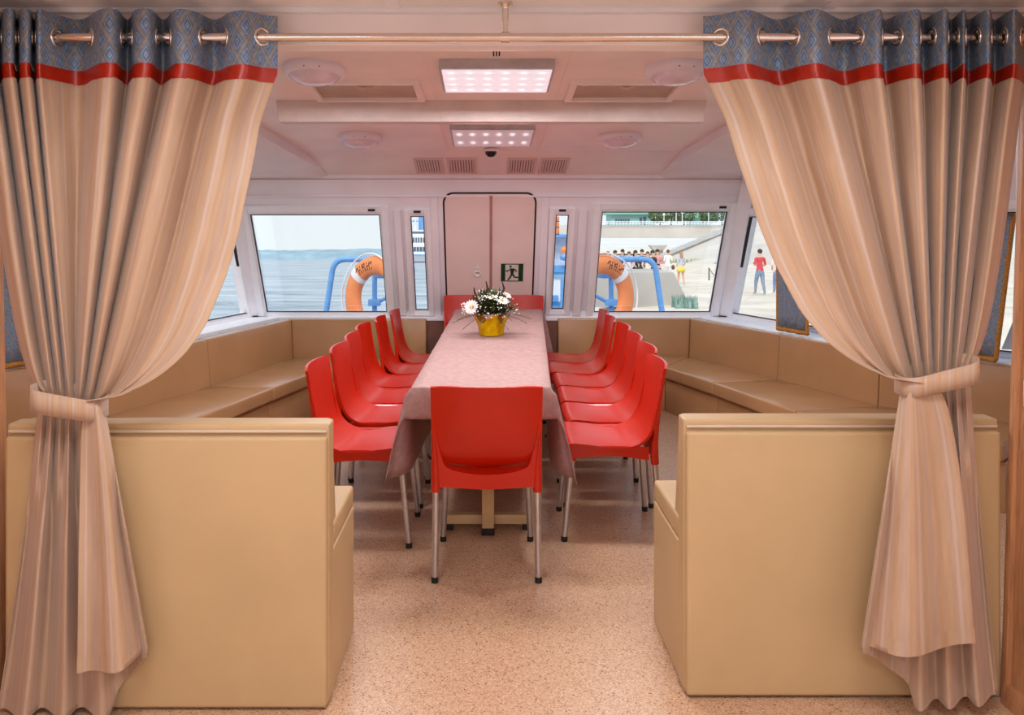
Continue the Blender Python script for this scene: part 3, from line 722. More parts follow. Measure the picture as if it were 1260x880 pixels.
    for sx in (-1, 1):
        for rear in (0, 1):
            if rear:
                a = Vector((sx * .211, -.219, .365)); b = Vector((sx * .213, -.242, .014))
                rad = [.004, .010, .0165, .0195, .0185]; pts = [Vector((sx * .219, -.241, .62)), Vector((sx * .215, -.227, .53)), Vector((sx * .212, -.217, .46)), Vector((sx * .211, -.216, .40)), a]
            else:
                top = Vector((sx * .180, .158, .446)); a = Vector((sx * .184, .163, .372)); b = Vector((sx * .203, .200, .014))
                rad = [.024, .0215, .019, .0185]; pts = [top, top.lerp(a, .4), top.lerp(a, .8), a]
            tube('leg_socket', pts, rad, m_redp, e, 14)
            lg = tube('leg', [a.lerp(b, -.03), b], .0138, m_alu, e, 14)
            d = (b - a).normalized(); tube('foot_cap', [b - d * .010, Vector((b.x, b.y, 0.0))], .0148, m_black, lg, 14)
    return e
def copy_tree(o, parent=None):
    c = o.copy(); COL.objects.link(c)
    if parent is not None: c.parent = parent
    for ch in list(o.children): copy_tree(ch, c)
    return c
chair0 = make_chair(); used = [False]
def place_chair(x, y, rz, label, group, z=0):
    c = chair0 if not used[0] else copy_tree(chair0); used[0] = True
    c.location = (x, y, z); c.scale = (.92, 1, 1) if z else (1, 1, 1); c.rotation_euler = (0, 0, rz); c['label'] = label; c['group'] = group; c['category'] = 'chair'
ordn = ('nearest chair', 'second chair from the viewer', 'third chair from the viewer', 'fourth chair from the viewer', 'fifth chair from the viewer', 'farthest chair')
LC = [(-.556, 3.91), (-.545, 4.44), (-.552, 4.91), (-.561, 5.38), (-.505, 5.84), (-.455, 6.30)]
RC = [(.562, 3.98), (.610, 4.45), (.624, 4.92), (.636, 5.39), (.618, 5.85), (.635, 6.31)]
for (x, y), o in zip(LC, ordn): place_chair(x, y, R(-90) + random.uniform(-.03, .03), 'red plastic chair, %s in the row left of the table' % o, 'red chairs left of the table')
for (x, y), o in zip(RC, ordn): place_chair(x, y, R(90) + random.uniform(-.03, .03), 'red plastic chair, %s in the row right of the table' % o, 'red chairs right of the table')
place_chair(-.004, 3.585, 0, 'red plastic chair seen from behind at the near table end', 'red chairs at the table ends')
place_chair(-.160, 6.655, R(180), 'red plastic chair at the far table end, left of the flowers', 'red chairs at the table ends', .07)
place_chair(.263, 6.655, R(180), 'red plastic chair at the far table end, right of the flowers', 'red chairs at the table ends', .07)

# ------------------------------------------------------------------ table and cloth
TN, TFAR, TZN, TZF = 3.52, 6.66, .768, .790
txl = lambda y: -.330 + (y - TN) / (TFAR - TN) * (-.255 + .330)
txr = lambda y: .272 + (y - TN) / (TFAR - TN) * (.440 - .272)
tz = lambda y: TZN + (y - TN) / (TFAR - TN) * (TZF - TZN)
t = thing('dining_table', (.03, 5.1, 0), 'long dining table on beige metal legs under the pink cloth', 'table')
for k in range(3):
    a = TN + .012 + k * (TFAR - TN - .02) / 3; b = a + (TFAR - TN - .02) / 3 - .006
    hex_obj('tabletop', [(txl(a) + .01, a, tz(a) - .03), (txr(a) - .01, a, tz(a) - .03), (txr(b) - .01, b, tz(b) - .03), (txl(b) + .01, b, tz(b) - .03),
                         (txl(a) + .01, a, tz(a) - .004), (txr(a) - .01, a, tz(a) - .004), (txr(b) - .01, b, tz(b) - .004), (txl(b) + .01, b, tz(b) - .004)], m_tabmetal, t)
for y, x in ((3.88, .002), (5.0, .04), (6.1, .08)):
    box('leg', (x - .029, y - .029, .03), (x + .029, y + .029, tz(y) - .03), m_tabmetal, t, .004)
    box('leg_cap', (x - .031, y - .031, 0), (x + .031, y + .031, .034), m_black, t, .003)
    box('foot_bar', (x - .215, y + .035, .03), (x + .215, y + .085, .075), m_tabmetal, t, .004)
    for s in (-1, 1): box('foot_pad', (x + s * .19 - .022, y + .037, 0), (x + s * .19 + .022, y + .083, .03), m_black, t, .003)
    box('foot_bar', (x - .025, y + .05, .03), (x + .025, y + .30, .075), m_tabmetal, t, .004)
def tablecloth():
    SD, ED = .40, .135
    def grid(n, lo, hi): return [lo + (hi - lo) * i / (n - 1) for i in range(n)]
    As = [-1 - SD * x for x in (1, .86, .72, .58, .45, .33, .22, .12, .05, .02)] + grid(15, -1, 1) + [1 + SD * x for x in (.02, .05, .12, .22, .33, .45, .58, .72, .86, 1)]
    Bs = [-ED * x for x in (1, .85, .7, .55, .4, .28, .16, .07, .03)] + grid(220, 0, TFAR - TN) + [TFAR - TN + ED * x for x in (.05, .2, .5, .8, 1)]
    vs, uvs = [], []
    Lb = TFAR - TN
    for b in Bs:
        for a in As:
            bb = min(max(b, 0), Lb); y = TN + bb
            xl, xr = txl(y), txr(y)
            ea = max(0, abs(a) - 1); eb = max(0, -b) + max(0, b - Lb)
            s = 1 if a > 0 else -1; x = xl + (xr - xl) * (min(max(a, -1), 1) + 1) / 2; z = tz(y)
            wob = math.sin(b * 7.3 + s) * .5 + math.sin(b * 17.1 + 2 * s) * .25
            if ea and eb:
                r = math.hypot(ea, eb); ang = math.atan2(eb, ea)
                dirx, diry = math.cos(ang), math.sin(ang)
                drop = r * .965
                x += s * (.020 + .17 * r * dirx) * min(1, r / .03) ; y -= (1 if b < 0 else -1) * (.012 + .10 * r * diry) * min(1, r / .03)
                # a deep cone fold at the corner
                f = math.sin(2 * ang); x += s * .035 * f * r / .4; y -= (1 if b < 0 else -1) * .05 * f * r / .4
                z -= drop
            elif ea:
                z -= ea * .975; k = min(1, ea / .03); nearend = math.exp(-max(b, 0) / .07)
                x += s * (.010 * k + ea * (-.02 + .19 * nearend + .03 * wob * (1 - nearend)))
            elif eb:
                z -= eb; y -= (1 if b < 0 else -1) * (.010 * min(1, eb / .03) + .05 * eb)
            else:
                # fold lines pressed into the cloth
                for c in (.98, 1.62, 2.30, 2.78): z += .006 * math.exp(-((b - c) / .022) ** 2)
            vs.append((x, y, z)); uvs.append((a, b))
    na = len(As); fs = [(i * na + j, i * na + j + 1, (i + 1) * na + j + 1, (i + 1) * na + j) for i in range(len(Bs) - 1) for j in range(na - 1)]
    o = frompy('tablecloth', vs, fs, m_cloth, None, True, uvs)
    md = o.modifiers.new('thick', 'SOLIDIFY'); md.thickness = .003; md.offset = -1
    tag(o, 'dusty pink damask cloth covering the long table', 'tablecloth')
tablecloth()

# ------------------------------------------------------------------ flower arrangement
def flowers():
    cx, cy, cz = .022, 5.13, tz(5.13) + .003
    e = thing('flower_pot', (cx, cy, cz), 'yellow wrapped pot of white daisies and greenery on the tablecloth', 'flowers')
    rnd = random.Random(3)
    T = Matrix.Translation((cx, cy, cz))
    lathe('pot', [(0, .004), (.064, .004), (.070, .08), (.068, .082), (.060, .03), (0, .03)], simple('ochre_pot', (214, 160, 16), .4), e, 24, T)
    bm = bmesh.new(); n = 40; rings = []
    for zi, (z, r) in enumerate(((.001, .072), (.03, .077), (.06, .083), (.09, .094), (.112, .106))):
        ring = []
        for k in range(n):
            a = 2 * math.pi * k / n; rr = r * (1 + .045 * math.cos(6 * a + zi * .5) + .03 * math.sin(11 * a + zi)); zz = z
            if zi == 4: rr *= 1 + .14 * math.cos(5 * a + 1); zz += .028 * math.cos(5 * a + 1) + .012 * math.sin(9 * a)
            if zi == 3: zz += .008 * math.cos(5 * a + 1)
            ring.append(bm.verts.new((cx + rr * math.cos(a), cy + rr * math.sin(a), cz + zz)))
        rings.append(ring)
    for A, B in zip(rings, rings[1:]):
        for k in range(n): bm.faces.new((A[k], A[(k + 1) % n], B[(k + 1) % n], B[k]))
    fixn(bm); finish('wrap', bm, m_wrap, e, True)
    def blade(bm, base, d, L, w, seg=3, droop=.0):
        d = d.normalized(); side = d.cross(Vector((0, 0, 1)))
        if side.length < .1: side = Vector((1, 0, 0))
        side.normalize(); prev = None
        for i in range(seg + 1):
            f = i / seg; p = base + d * L * f + Vector((0, 0, -droop * f * f)); ww = w * math.sin(math.pi * (.12 + .86 * f)) 
            q = [bm.verts.new(p - side * ww), bm.verts.new(p + side * ww)]
            if prev: bm.faces.new((prev[0], prev[1], q[1], q[0]))
            prev = q
    bm = bmesh.new()
    for i in range(1100):
        a = rnd.uniform(0, 2 * math.pi); el = rnd.uniform(.15, 1.4); d = Vector((math.cos(a) * math.cos(el), math.sin(a) * math.cos(el), math.sin(el)))
        p = Vector((cx, cy, cz + .12)) + Vector((d.x * 1.1, d.y, d.z * .95)) * rnd.uniform(.03, .14)
        blade(bm, p, d + Vector((rnd.uniform(-.6, .6), rnd.uniform(-.6, .6), rnd.uniform(-.3, .5))), rnd.uniform(.03, .065), rnd.uniform(.005, .011))
    tag(finish('leaves', bm, m_leafg, e), kind='stuff')
    # fern fronds reaching sideways
    for a, el, L in ((.15, .15, .20), (-.35, .10, .18), (.5, .35, .19), (2.9, .05, .19), (3.5, .2, .17), (3.9, .0, .18), (-.9, .25, .15), (5.2, .0, .16), (1.2, 1.0, .14), (2.2, 1.1, .15), (4.4, .15, .16)):
        bm = bmesh.new(); d = Vector((math.cos(a) * math.cos(el), math.sin(a) * math.cos(el), math.sin(el))); b0 = Vector((cx, cy, cz + .115)) + d * .06
        pts = [b0 + d * L * f + Vector((0, 0, -.06 * f * f)) for f in (0, .25, .5, .75, 1)]
        tube_bm(bm, pts, .0016, 5)
        for i in range(16):
            f = .15 + .85 * i / 16; p = b0 + d * L * f + Vector((0, 0, -.06 * f * f)); s = d.cross(Vector((0, 0, 1))).normalized()
            for q in (-1, 1): blade(bm, p, s * q + d * .9, .034 * (1.05 - f * .7), .0035, 2)
        finish('fern_frond', bm, m_fern, e)
    # dark spikes
    for (dx, dz, l) in ((-.085, .22, .08), (-.022, .24, .10), (.062, .23, .11), (-.05, .22, .07)):
        b0 = Vector((cx + dx, cy - .02, cz + dz)); tube('flower_spike', [b0 - Vector((dx * .4, 0, .06)), b0, b0 + Vector((dx * .25 + .004, 0, l * .6)), b0 + Vector((dx * .2 - .006, 0, l))], [.003, .006, .007, .003], m_spike, e, 7)
    # daisies
    def daisy(p, nrm, r):
        nrm = Vector(nrm).normalized(); M = Matrix.Translation(p) @ nrm.to_track_quat('Z', 'Y').to_matrix().to_4x4()
        bm = bmesh.new(); lathe_bm(bm, [(0, .008), (r * .16, .006), (r * .26, 0), (0, -.004)], 12, M); fixn(bm); d = finish('daisy', bm, m_yolk, e, True)
        bm = bmesh.new()
        for k in range(16):
            a = 2 * math.pi * k / 16; u = Vector((math.cos(a), math.sin(a), 0)); v = Vector((-math.sin(a), math.cos(a), 0))
            q = [u * r * .2 - v * r * .05, u * r * .2 + v * r * .05, u * r * .75 + v * r * .15 + Vector((0, 0, .006)), u * r + Vector((0, 0, rnd.uniform(-.004, .006))), u * r * .75 - v * r * .15 + Vector((0, 0, .006))]
            bm.faces.new([bm.verts.new(M @ x) for x in q])
        finish('petals', bm, m_petal, d)
    daisy((cx - .122, cy - .10, cz + .185), (-.35, -1, .35), .050); daisy((cx + .068, cy - .09, cz + .225), (.25, -.45, .9), .046)
    daisy((cx + .01, cy - .08, cz + .245), (-.1, -.3, 1), .036); daisy((cx - .045, cy - .06, cz + .235), (-.3, -.35, .9), .034); daisy((cx + .10, cy, cz + .25), (.5, -.3, .9), .034)
    bm = bmesh.new()
    for i in range(230):
        a = rnd.uniform(0, 2 * math.pi); el = rnd.uniform(.1, 1.3); rr = rnd.uniform(.13, .19); d = Vector((math.cos(a) * math.cos(el), math.sin(a) * math.cos(el), math.sin(el)))
        p = Vector((cx, cy, cz + .11)) + d * rr; bmesh.ops.create_icosphere(bm, subdivisions=1, radius=rnd.uniform(.0025, .0055), matrix=Matrix.Translation(p))
    for i in range(26):
        p = Vector((cx - rnd.uniform(.13, .19), cy + rnd.uniform(-.08, .04), cz + rnd.uniform(.10, .22))); bmesh.ops.create_icosphere(bm, subdivisions=1, radius=rnd.uniform(.003, .006), matrix=Matrix.Translation(p))
    tag(finish('tiny_blossoms', bm, m_petal, e, True), kind='stuff')
flowers()

# ------------------------------------------------------------------ curtain rod and the two tied-back curtains
RY, RZ = 2.38, CH + (VY - 46) * 2.38 / F
e = thing('curtain_rod', (.052, RY, RZ), 'chrome curtain rod spanning the opening, hung from the ceiling', 'curtain rod')
tube('rod', [(-1.53, RY, RZ), (.05, RY, RZ), (1.66, RY, RZ)], .0125, m_chrome, e, 20)
lathe('ceiling_flange', [(0, 0), (.022, 0), (.022, -.007), (.013, -.013), (.009, -.02), (.009, -.035)], m_chrome, e, 20, Matrix.Translation((.052, RY, 2.12)))
tube('stem', [(.052, RY, 2.10), (.052, RY, RZ + .012)], .0065, m_chrome, e, 12)
tube('stem_collar', [(.052, RY, 2.10), (.052, RY, 2.065)], .0095, m_chrome, e, 12)
tube('rod_clamp', [(.040, RY, RZ), (.064, RY, RZ)], .0165, m_chrome, e, 18)
pxX = lambda px: (px - VX) * RY / F
pyZ = lambda py: CH + (VY - py) * RY / F
def curtain(name, label, T, K, B, tie, hem, bulge_k, edge_u, bandpts, sgn):
    """T: (px, depth) along the rod from the outer edge to the inner edge"""
    e = thing(name, (pxX(sum(K) / 3), RY, 0), label, 'curtain', 'tied back curtains')
    A = .060; ns = 9
    cols = []
    nT = len(T)
    for i in range((nT - 1) * ns + 1):
        cols.append(catmull(T, i / ns))
    acc = [0.0]
    for a, b in zip(cols, cols[1:]): acc.append(acc[-1] + math.hypot((b[0] - a[0]) * RY / F, (b[1] - a[1]) * A))
    tot = acc[-1]; us = [a / tot for a in acc]
    uf = us[[i for i in range(nT) if T[i][0] == edge_u][0] * ns]
    ub = us[max(0, [i for i in range(nT) if T[i][0] == edge_u][0] - 3) * ns]
    def Kx(u): return keys([(0, K[0]), (uf, K[1]), (1, K[2])], u)
    def tiepy(u): return keys([(0, tie[0]), (uf, tie[1]), (1, tie[1] - 4)], u)
    def Bx(u): return keys([(0, B[0]), (uf * .86, B[1]), (uf, B[2]), (1, B[3])], u)
    def hemy(u): return keys([(0, hem[0]), (uf * .80, hem[1]), (uf * .92, (hem[1] * .45 + hem[2] * .55)), (uf, hem[2]), (1, hem[3])], u)
    bul = [(0, 0), (.15, 14), (.28, 35), (.40, 52), (.49, 66), (.62, 81), (.78, 91), (.87, 84), (.94, 65), (.985, 36), (1, 0)]
    def smoothbul(v): return (keys(bul, v - .02) + keys(bul, v) + keys(bul, min(1, v + .02))) / 3 if v < .97 else keys(bul, v)
    def wt(u): return max(0, (u - ub) / (1 - ub)) ** 1.9
    def dbase(u): return .022 - .060 * sstep(uf - .03, uf + .05, u)
    def up(i, py):
        u = us[i]; tx, td = cols[i]; tp = tiepy(u); v = min(1, max(0, (py - 90) / (tp - 90)))
        w = wt(u)
        vv = v if v < .5 else v
        x = tx + (Kx(u) - tx) * v + sgn * bulge_k * smoothbul(v) * w
        x += -sgn * bulge_k * .16 * smoothbul(v) * max(0, 1 - u / .16)
        soft = 1 - .35 * sstep(uf, 1, u)
        amp = A * .95 * (1 - v) ** .55 * soft + .014 * v * (1 if u < uf else .7)
        td = td + (1 - 2 * max(0, (1 - td) / 2) ** .65 - td) * sstep(.1, .4, v)
        d = td * amp + dbase(u) * sstep(.45, 1, v)
        # swoop: diagonal gathers that run into the tie
        d += w * (-.035 * math.sin(math.pi * v) ** 1.2 + .019 * sstep(.35, .85, v) * math.sin(26 * u + 3.2 * v) + .014 * sstep(.55, .92, v) * math.sin(66 * u - 5 * v))
        d += .004 * math.sin(33 * u + 9 * v) * sstep(0, .3, v) * (1 - v)
        return Vector(((x - VX) * (RY + d) / F, RY + d, pyZ(py)))
    def dn(i, w):
        u = us[i]; tx, td = cols[i]; tp = tiepy(u); hy = hemy(u)
        p = keys([(0, 1.25), (uf, 1.0), (1, .32)], u)
        x = Kx(u) + (Bx(u) - Kx(u)) * w ** p
        py = tp + (hy - tp) * w
        if u < uf: amp = .013 + .026 * sstep(0, .5, w) - .016 * sstep(.6, 1, w)
        else: amp = .009 + .006 * w
        fold = td * (1 - sstep(.05, .5, w)) + math.sin(2 * math.pi * 3.6 * u / uf + .6) * sstep(.05, .5, w) * 1.1
        d = (fold if u < uf else td) * amp + dbase(u) * (1 + .35 * w)
        if u > uf: d += .010 * sstep(.1, .6, w) * math.sin(9 * (u - uf) / (1 - uf) + 1)
        d += .004 * math.sin(25 * u + 7 * w)
        return Vector(((x - VX) * (RY + d) / F, RY + d, pyZ(py)))
    n = len(us)
    # grommets where the cloth crosses the rod
    groms = []
    for i in range(n - 1):
        if cols[i][1] * cols[i + 1][1] < 0 or cols[i][1] == 0:
            a, b = up(i, 46), up(i + 1, 46); tdir = (up(min(i + 2, n - 1), 46) - up(max(i - 2, 0), 46)); tdir.z = 0
            groms.append((((a + b) / 2), tdir.normalized()))
    def sheet(nm, rows, mat, vbase=0, holes=False, solid=.0018):
        vs = [p for r in rows for p in r]; fs = []
        # v coordinate along the thread
        uvs = []; 
        lens = [0.0] * n; allv = []
        for ri, r in enumerate(rows):
            if ri:
                for i in range(n): lens[i] += (r[i] - rows[ri - 1][i]).length
            for i in range(n): uvs.append((us[i] * tot, vbase + lens[i]))
        for ri in range(len(rows) - 1):
            for i in range(n - 1):
                if holes:
                    c = (rows[ri][i] + rows[ri + 1][i + 1]) / 2
                    if any((c - g).length < .0215 for g, _ in groms): continue
                fs.append((ri * n + i, ri * n + i + 1, (ri + 1) * n + i + 1, (ri + 1) * n + i))
        o = frompy(nm, vs, fs, mat, e, True, uvs); return o, lens
    hp = [18 + (83 - 18) * k / 22 for k in range(23)]
    sheet('heading', [[up(i, py) for i in range(n)] for py in hp], m_diamond, 0, True)
    rb = [83, 87, 91, 95, 101]
    sheet('ribbon', [[up(i, py) + Vector((0, -.0015, 0)) for i in range(n)] for py in rb], m_ribbon)
    rows = [[up(i, py) for i in range(n)] for py in (100, 103, 106, 110, 115, 121)]
    ts = [k / 54 for k in range(1, 55)]
    for tt in ts:
        v = 1 - (1 - tt) ** 1.5
        rows.append([up(i, 121 + (tiepy(us[i]) - 121) * v) for i in range(n)])
    for k in range(1, 51):
        rows.append([dn(i, k / 50) for i in range(n)])
    o, lens = sheet('drape', rows, m_drape)
    md = o.modifiers.new('thick', 'SOLIDIFY'); md.thickness = .002; md.offset = 0
    # stitched hem line: a slightly proud band along the bottom
    hemrows = [[dn(i, 1 - .058 * (1 - k / 3)) + Vector((0, -.0022, 0)) for i in range(n)] for k in range(4)]
    sheet('hem', hemrows, m_drape)
    # tieback band round the gathered cloth
    (x0, ya, yb), (x1, yc, yd) = bandpts
    bm = bmesh.new(); N = 40; prev = None; first = None; ext = abs(x1 - x0) / 2
    for k in range(N):
        a = 2 * math.pi * k / N; ca = abs(math.cos(a)) ** .6 * (1 if math.cos(a) > 0 else -1); cxp = (x0 + x1) / 2 + (x1 - x0) / 2 * ca; f = (ca + 1) / 2
        sq = abs(math.sin(a)) ** .45 * (1 if math.sin(a) > 0 else -1)
        y = RY - .008 - .052 * sq if sq > 0 else RY - .008 - .046 * sq
        top = ya + (yc - ya) * f; bot = yb + (yd - yb) * f; dip = -3 * math.sin(a)
        wv = .0025 * math.sin(5 * a)
        r_ = [bm.verts.new((pxX(cxp), y + wv, pyZ(top - dip))), bm.verts.new((pxX(cxp), y + wv, pyZ((top + bot) / 2 - dip))), bm.verts.new((pxX(cxp), y + wv, pyZ(bot - dip)))]
        if prev:
            for q in (0, 1): bm.faces.new((prev[q], prev[q + 1], r_[q + 1], r_[q]))
        else: first = r_
        prev = r_
    for q in (0, 1): bm.faces.new((prev[q], prev[q + 1], first[q + 1], first[q]))
    ul = bm.loops.layers.uv.new('UVMap')
    for f in bm.faces:
        for lp in f.loops: lp[ul].uv = (lp.vert.co.x * 1.7, lp.vert.co.z)
    fixn(bm); o = finish('tieback', bm, m_drape, e, True); md = o.modifiers.new('thick', 'SOLIDIFY'); md.thickness = .003; md.offset = 0
    smooth_angle(o, 60)
    for g, td in groms:
        nrm = Vector((td.y, -td.x, 0)).normalized(); rot = nrm.to_track_quat('Z', 'Y').to_matrix().to_4x4()
        bm = bmesh.new(); Rm, rm = .0235, .0048
        pts = [Vector((Rm * math.cos(2 * math.pi * k / 28), Rm * math.sin(2 * math.pi * k / 28), 0)) for k in range(28)]
        tube_bm(bm, [Matrix.Translation((g.x, g.y, RZ)) @ rot @ p for p in pts], rm, 8, False, True); fixn(bm)
        finish('grommet', bm, m_chrome, e, True)
r_, v_ = -1, 1
TL_ = [(-26, v_), (-20, r_), (-6, r_), (-1, v_), (4, r_), (17, r_), (21, v_), (25, r_), (37, r_), (42, v_), (46, r_), (62, -.4), (98, v_), (123, r_), (143, r_), (157, v_), (167, r_), (186, r_), (201, v_), (217, r_), (240, -.6), (264, v_), (284, -.6), (302, r_), (323, .0001), (341, .5)]
TR_ = [(1262, v_), (1250, r_), (1238, -.3), (1223, v_), (1218, r_), (1205, -.3), (1191, v_), (1186, r_), (1170, v_), (1165, r_), (1150, -.3), (1135, v_), (1130, r_), (1108, -.2), (1088, v_), (1083, r_), (1060, -.2), (1036, v_), (1009, r_), (985, -.4), (956, v_), (926, -.9), (910, r_), (886, .0001), (866, .5)]
curtain('curtain', 'peach striped curtain with blue heading tied back on the left', TL_, (48, 127, 106), (-3, 146, 182, 95), (481, 492), (886, 884, 803, 818), 1.04, 264,
        ((45, 471, 499), (131, 487, 512)), 1)
curtain('curtain', 'peach striped curtain with blue heading tied back on the right', TR_, (1193, 1110, 1134), (1228, 1118, 1060, 1200), (452, 470), (868, 876, 798, 781), .98, 956,
        ((1197, 437, 464), (1103, 461, 484)), -1)
# light switch on the right wall
e = thing('light_switch', (1.61, 2.42, .97), 'white light switch plate on the right wooden wall', 'switch')
box('plate', (1.618, 2.395, .92), (1.638, 2.455, 1.0), m_white, e, .003); box('rocker', (1.612, 2.405, .935), (1.622, 2.445, .985), m_white, e, .002)

# ------------------------------------------------------------------ short curtains at the side windows
def window_drape(sg, a0, a1, h0, h1, d, label, slant=0, band=None):
    e = thing('window_valance', sg.M((a0 + a1) / 2, h0, d), label, 'curtain', 'blue side window curtains')
    n = 24; rows = 8; vs = []; uvs = []
    def pt(f, h, off=0):
        w = .012 * math.sin(f * 20); a = a0 + (a1 - a0) * f + slant * (h - h0) * (f)
        q = sg.M(a, .73, d + w + off); return (q[0], q[1], h)
    for i in range(rows + 1):
        h = h0 + (h1 - h0) * i / rows
        for k in range(n + 1): vs.append(pt(k / n, h)); uvs.append((a0 + (a1 - a0) * k / n, h))
    fs = [(i * (n + 1) + k, i * (n + 1) + k + 1, (i + 1) * (n + 1) + k + 1, (i + 1) * (n + 1) + k) for i in range(rows) for k in range(n)]
    o = frompy('cloth', vs, fs, m_diamond, e, True, uvs); o.modifiers.new('t', 'SOLIDIFY').thickness = .004
    tube('fringe', [pt(k / n, h0) for k in range(n + 1)], .016, m_gold, e, 8)
    tube('fringe', [pt(0, h0 + (h1 - h0) * i / 12) for i in range(13)], .013, m_gold, e, 8)
    tube('fringe', [pt(1, h0 + (h1 - h0) * i / 12) for i in range(13)], .013, m_gold, e, 8)
    if band:
        vs = [sg.M(a, h, d + .05) for h in (h0 + .02, h1) for a in band]
window_drape(segR[0], 1.05, 1.38, .72, 1.62, .26, 'blue brocade window curtain with gold fringe hanging over the sill')
window_drape(segR[1], .18, .70, .71, 1.7, .25, 'blue brocade window curtain with gold fringe at the right edge', .11)
window_drape(segL[1], .50, .92, .70, 1.6, .25, 'blue brocade window curtain with gold fringe at the left edge')
# white sheer curtain with red band at the right edge
e = thing('sheer_curtain', segR[1].M(.80, .75, .06), 'white sheer curtain with a blue and red band at the right edge', 'curtain')
for nm, h0, h1, mt in (('sheer', .75, 1.20, m_sheer), ('red_band', 1.20, 1.27, m_ribbon), ('blue_band', 1.27, 1.34, m_diamond)):
    n = 20; vs = [segR[1].M(.66 + .3 * k / n, h, .06 + .012 * math.sin(k * 1.3)) for h in (h0, h1) for k in range(n + 1)]
    o = frompy(nm, vs, [(k, k + 1, k + n + 2, k + n + 1) for k in range(n)], mt, e, True, [(.3 * k / n, h) for h in (h0, h1) for k in range(n + 1)])
    o.modifiers.new('t', 'SOLIDIFY').thickness = .003

# ------------------------------------------------------------------ outside: bow deck, rails and lifebuoys
dk = [(-2.2, 7.14), (2.25, 7.14), (1.9, 8.6), (.9, 9.6), (-.85, 9.6), (-1.85, 8.6)]
frompy('bow_deck', [(x, y, -.06) for x, y in dk] + [(x, y, 0) for x, y in dk], [(0, 1, 2, 3, 4, 5), (11, 10, 9, 8, 7, 6)] + [(i, (i + 1) % 6, (i + 1) % 6 + 6, i + 6) for i in range(6)], m_blue)
tag(bpy.data.objects['bow_deck'], 'blue painted bow deck outside the front windows', 'deck', kind='structure')
def arcpath(pts, r=.10, n=6):
    out = [Vector(pts[0])]
    for a, b, c in zip(pts, pts[1:], pts[2:]):
        a, b, c = Vector(a), Vector(b), Vector(c); u = (a - b).normalized(); v = (c - b).normalized()
        for k in range(n + 1):
            t = k / n; p0 = b + u * r; p2 = b + v * r; out.append((1 - t) ** 2 * p0 + 2 * t * (1 - t) * b + t * t * p2)
    out.append(Vector(pts[-1])); return out
def hoop(pxs, label, Y=7.95):
    a, b = pxs
    e = thing('bow_rail', (P(a, 300, Y).x, Y, 0), label, 'railing', 'blue bow rails')
    s = -1 if a < VX else 1
    zt = P(a, 319, Y).z
    A = P(a, 318, Y); B = P(b, 318, Y)
    pts = [(A.x + s * .17, Y, 0), (A.x, Y, zt), (B.x, Y, zt), (B.x, Y, 0)]
    tube('hoop', arcpath(pts, .12), .028, m_blue, e, 12)
    return e
def lifebuoy(px, py, label, s, Y=7.62):
    c = P(px, py, Y); e = thing('lifebuoy', (c.x, c.y, c.z - .4), label, 'lifebuoy', 'orange lifebuoys on the bow rails')
    RM, rx, ry = .325, .092, .062; ROT = Matrix.Rotation(R(38) * s, 3, 'Z')
    def ring(name, a0, a1, k, mat, parent, n):
        bm = bmesh.new(); prev = None; full = abs(a1 - a0) > 6.2; first = None
        for i in range(n + (0 if full else 1)):
            a = a0 + (a1 - a0) * i / n; u = Vector((math.cos(a), 0, math.sin(a)))
            rr = [bm.verts.new(c + ROT @ (u * (RM + rx * k * math.cos(2 * math.pi * j / 16)) + Vector((0, -ry * k * math.sin(2 * math.pi * j / 16), 0)))) for j in range(16)]
            if prev:
                for j in range(16): bm.faces.new((prev[j], prev[(j + 1) % 16], rr[(j + 1) % 16], rr[j]))
            else: first = rr
            prev = rr
        if full:
            for j in range(16): bm.faces.new((prev[j], prev[(j + 1) % 16], first[(j + 1) % 16], first[j]))
        fixn(bm); return finish(name, bm, mat, parent, True)
    body = ring('ring', 0, 2 * math.pi, 1, m_orange, e, 64)
    for a in (.75, 2.38, 3.93, 5.5): ring('band', a - .11, a + .11, 1.035, m_buoywhite, e, 6)
    # grab rope looping round the ring
    pts = []
    for i in range(73):
        a = 2 * math.pi * i / 72; r = RM + .085 + .035 * abs(math.sin(2 * a + .75)) - .0
        pts.append(c + ROT @ Vector((r * math.cos(a), -.068 + .03 * abs(math.sin(2 * a + .75)), r * math.sin(a))))
    tube('rope', pts[:-1], .008, m_buoywhite, e, 6, True)
    # painted lettering strokes along the top arc
    mid = 1.95 if s < 0 else 1.2
    for i in range(7):
        a = mid + (i - 3) * .095; u = ROT @ Vector((math.cos(a), 0, math.sin(a))); tt = ROT @ Vector((-math.sin(a), 0, math.cos(a))); yy = ROT @ Vector((0, -1, 0))
        o = c + yy * (ry + .001)
        strokes = [[(-.02, -.5), (-.02, .5)]] + ([[(.02, -.5), (.02, .5)]] if i % 3 else [[(-.02, .5), (.025, .1)]]) + ([[(-.02, 0), (.02, 0)]] if i % 2 else [])
        bm = bmesh.new()
        for (x0, y0), (x1, y1) in strokes:
            p, q = o + u * (RM + y0 * .075) + tt * x0 * .8, o + u * (RM + y1 * .075) + tt * x1 * .8
            tube_bm(bm, [p + yy * -.012 * abs(y0), q + yy * -.012 * abs(y1)], .0048, 6)
        fixn(bm); finish('letter', bm, m_ink, e)
    return e
hoop((411, 507), 'blue tubular bow rail carrying the lifebuoy outside the water window')
hoop((805, 702), 'blue tubular bow rail carrying the lifebuoy outside the shore window')
lifebuoy(464, 369, 'orange lifebuoy with white rope outside the left front window', -1)
lifebuoy(741, 368, 'orange lifebuoy with white band outside the right front window', 1)
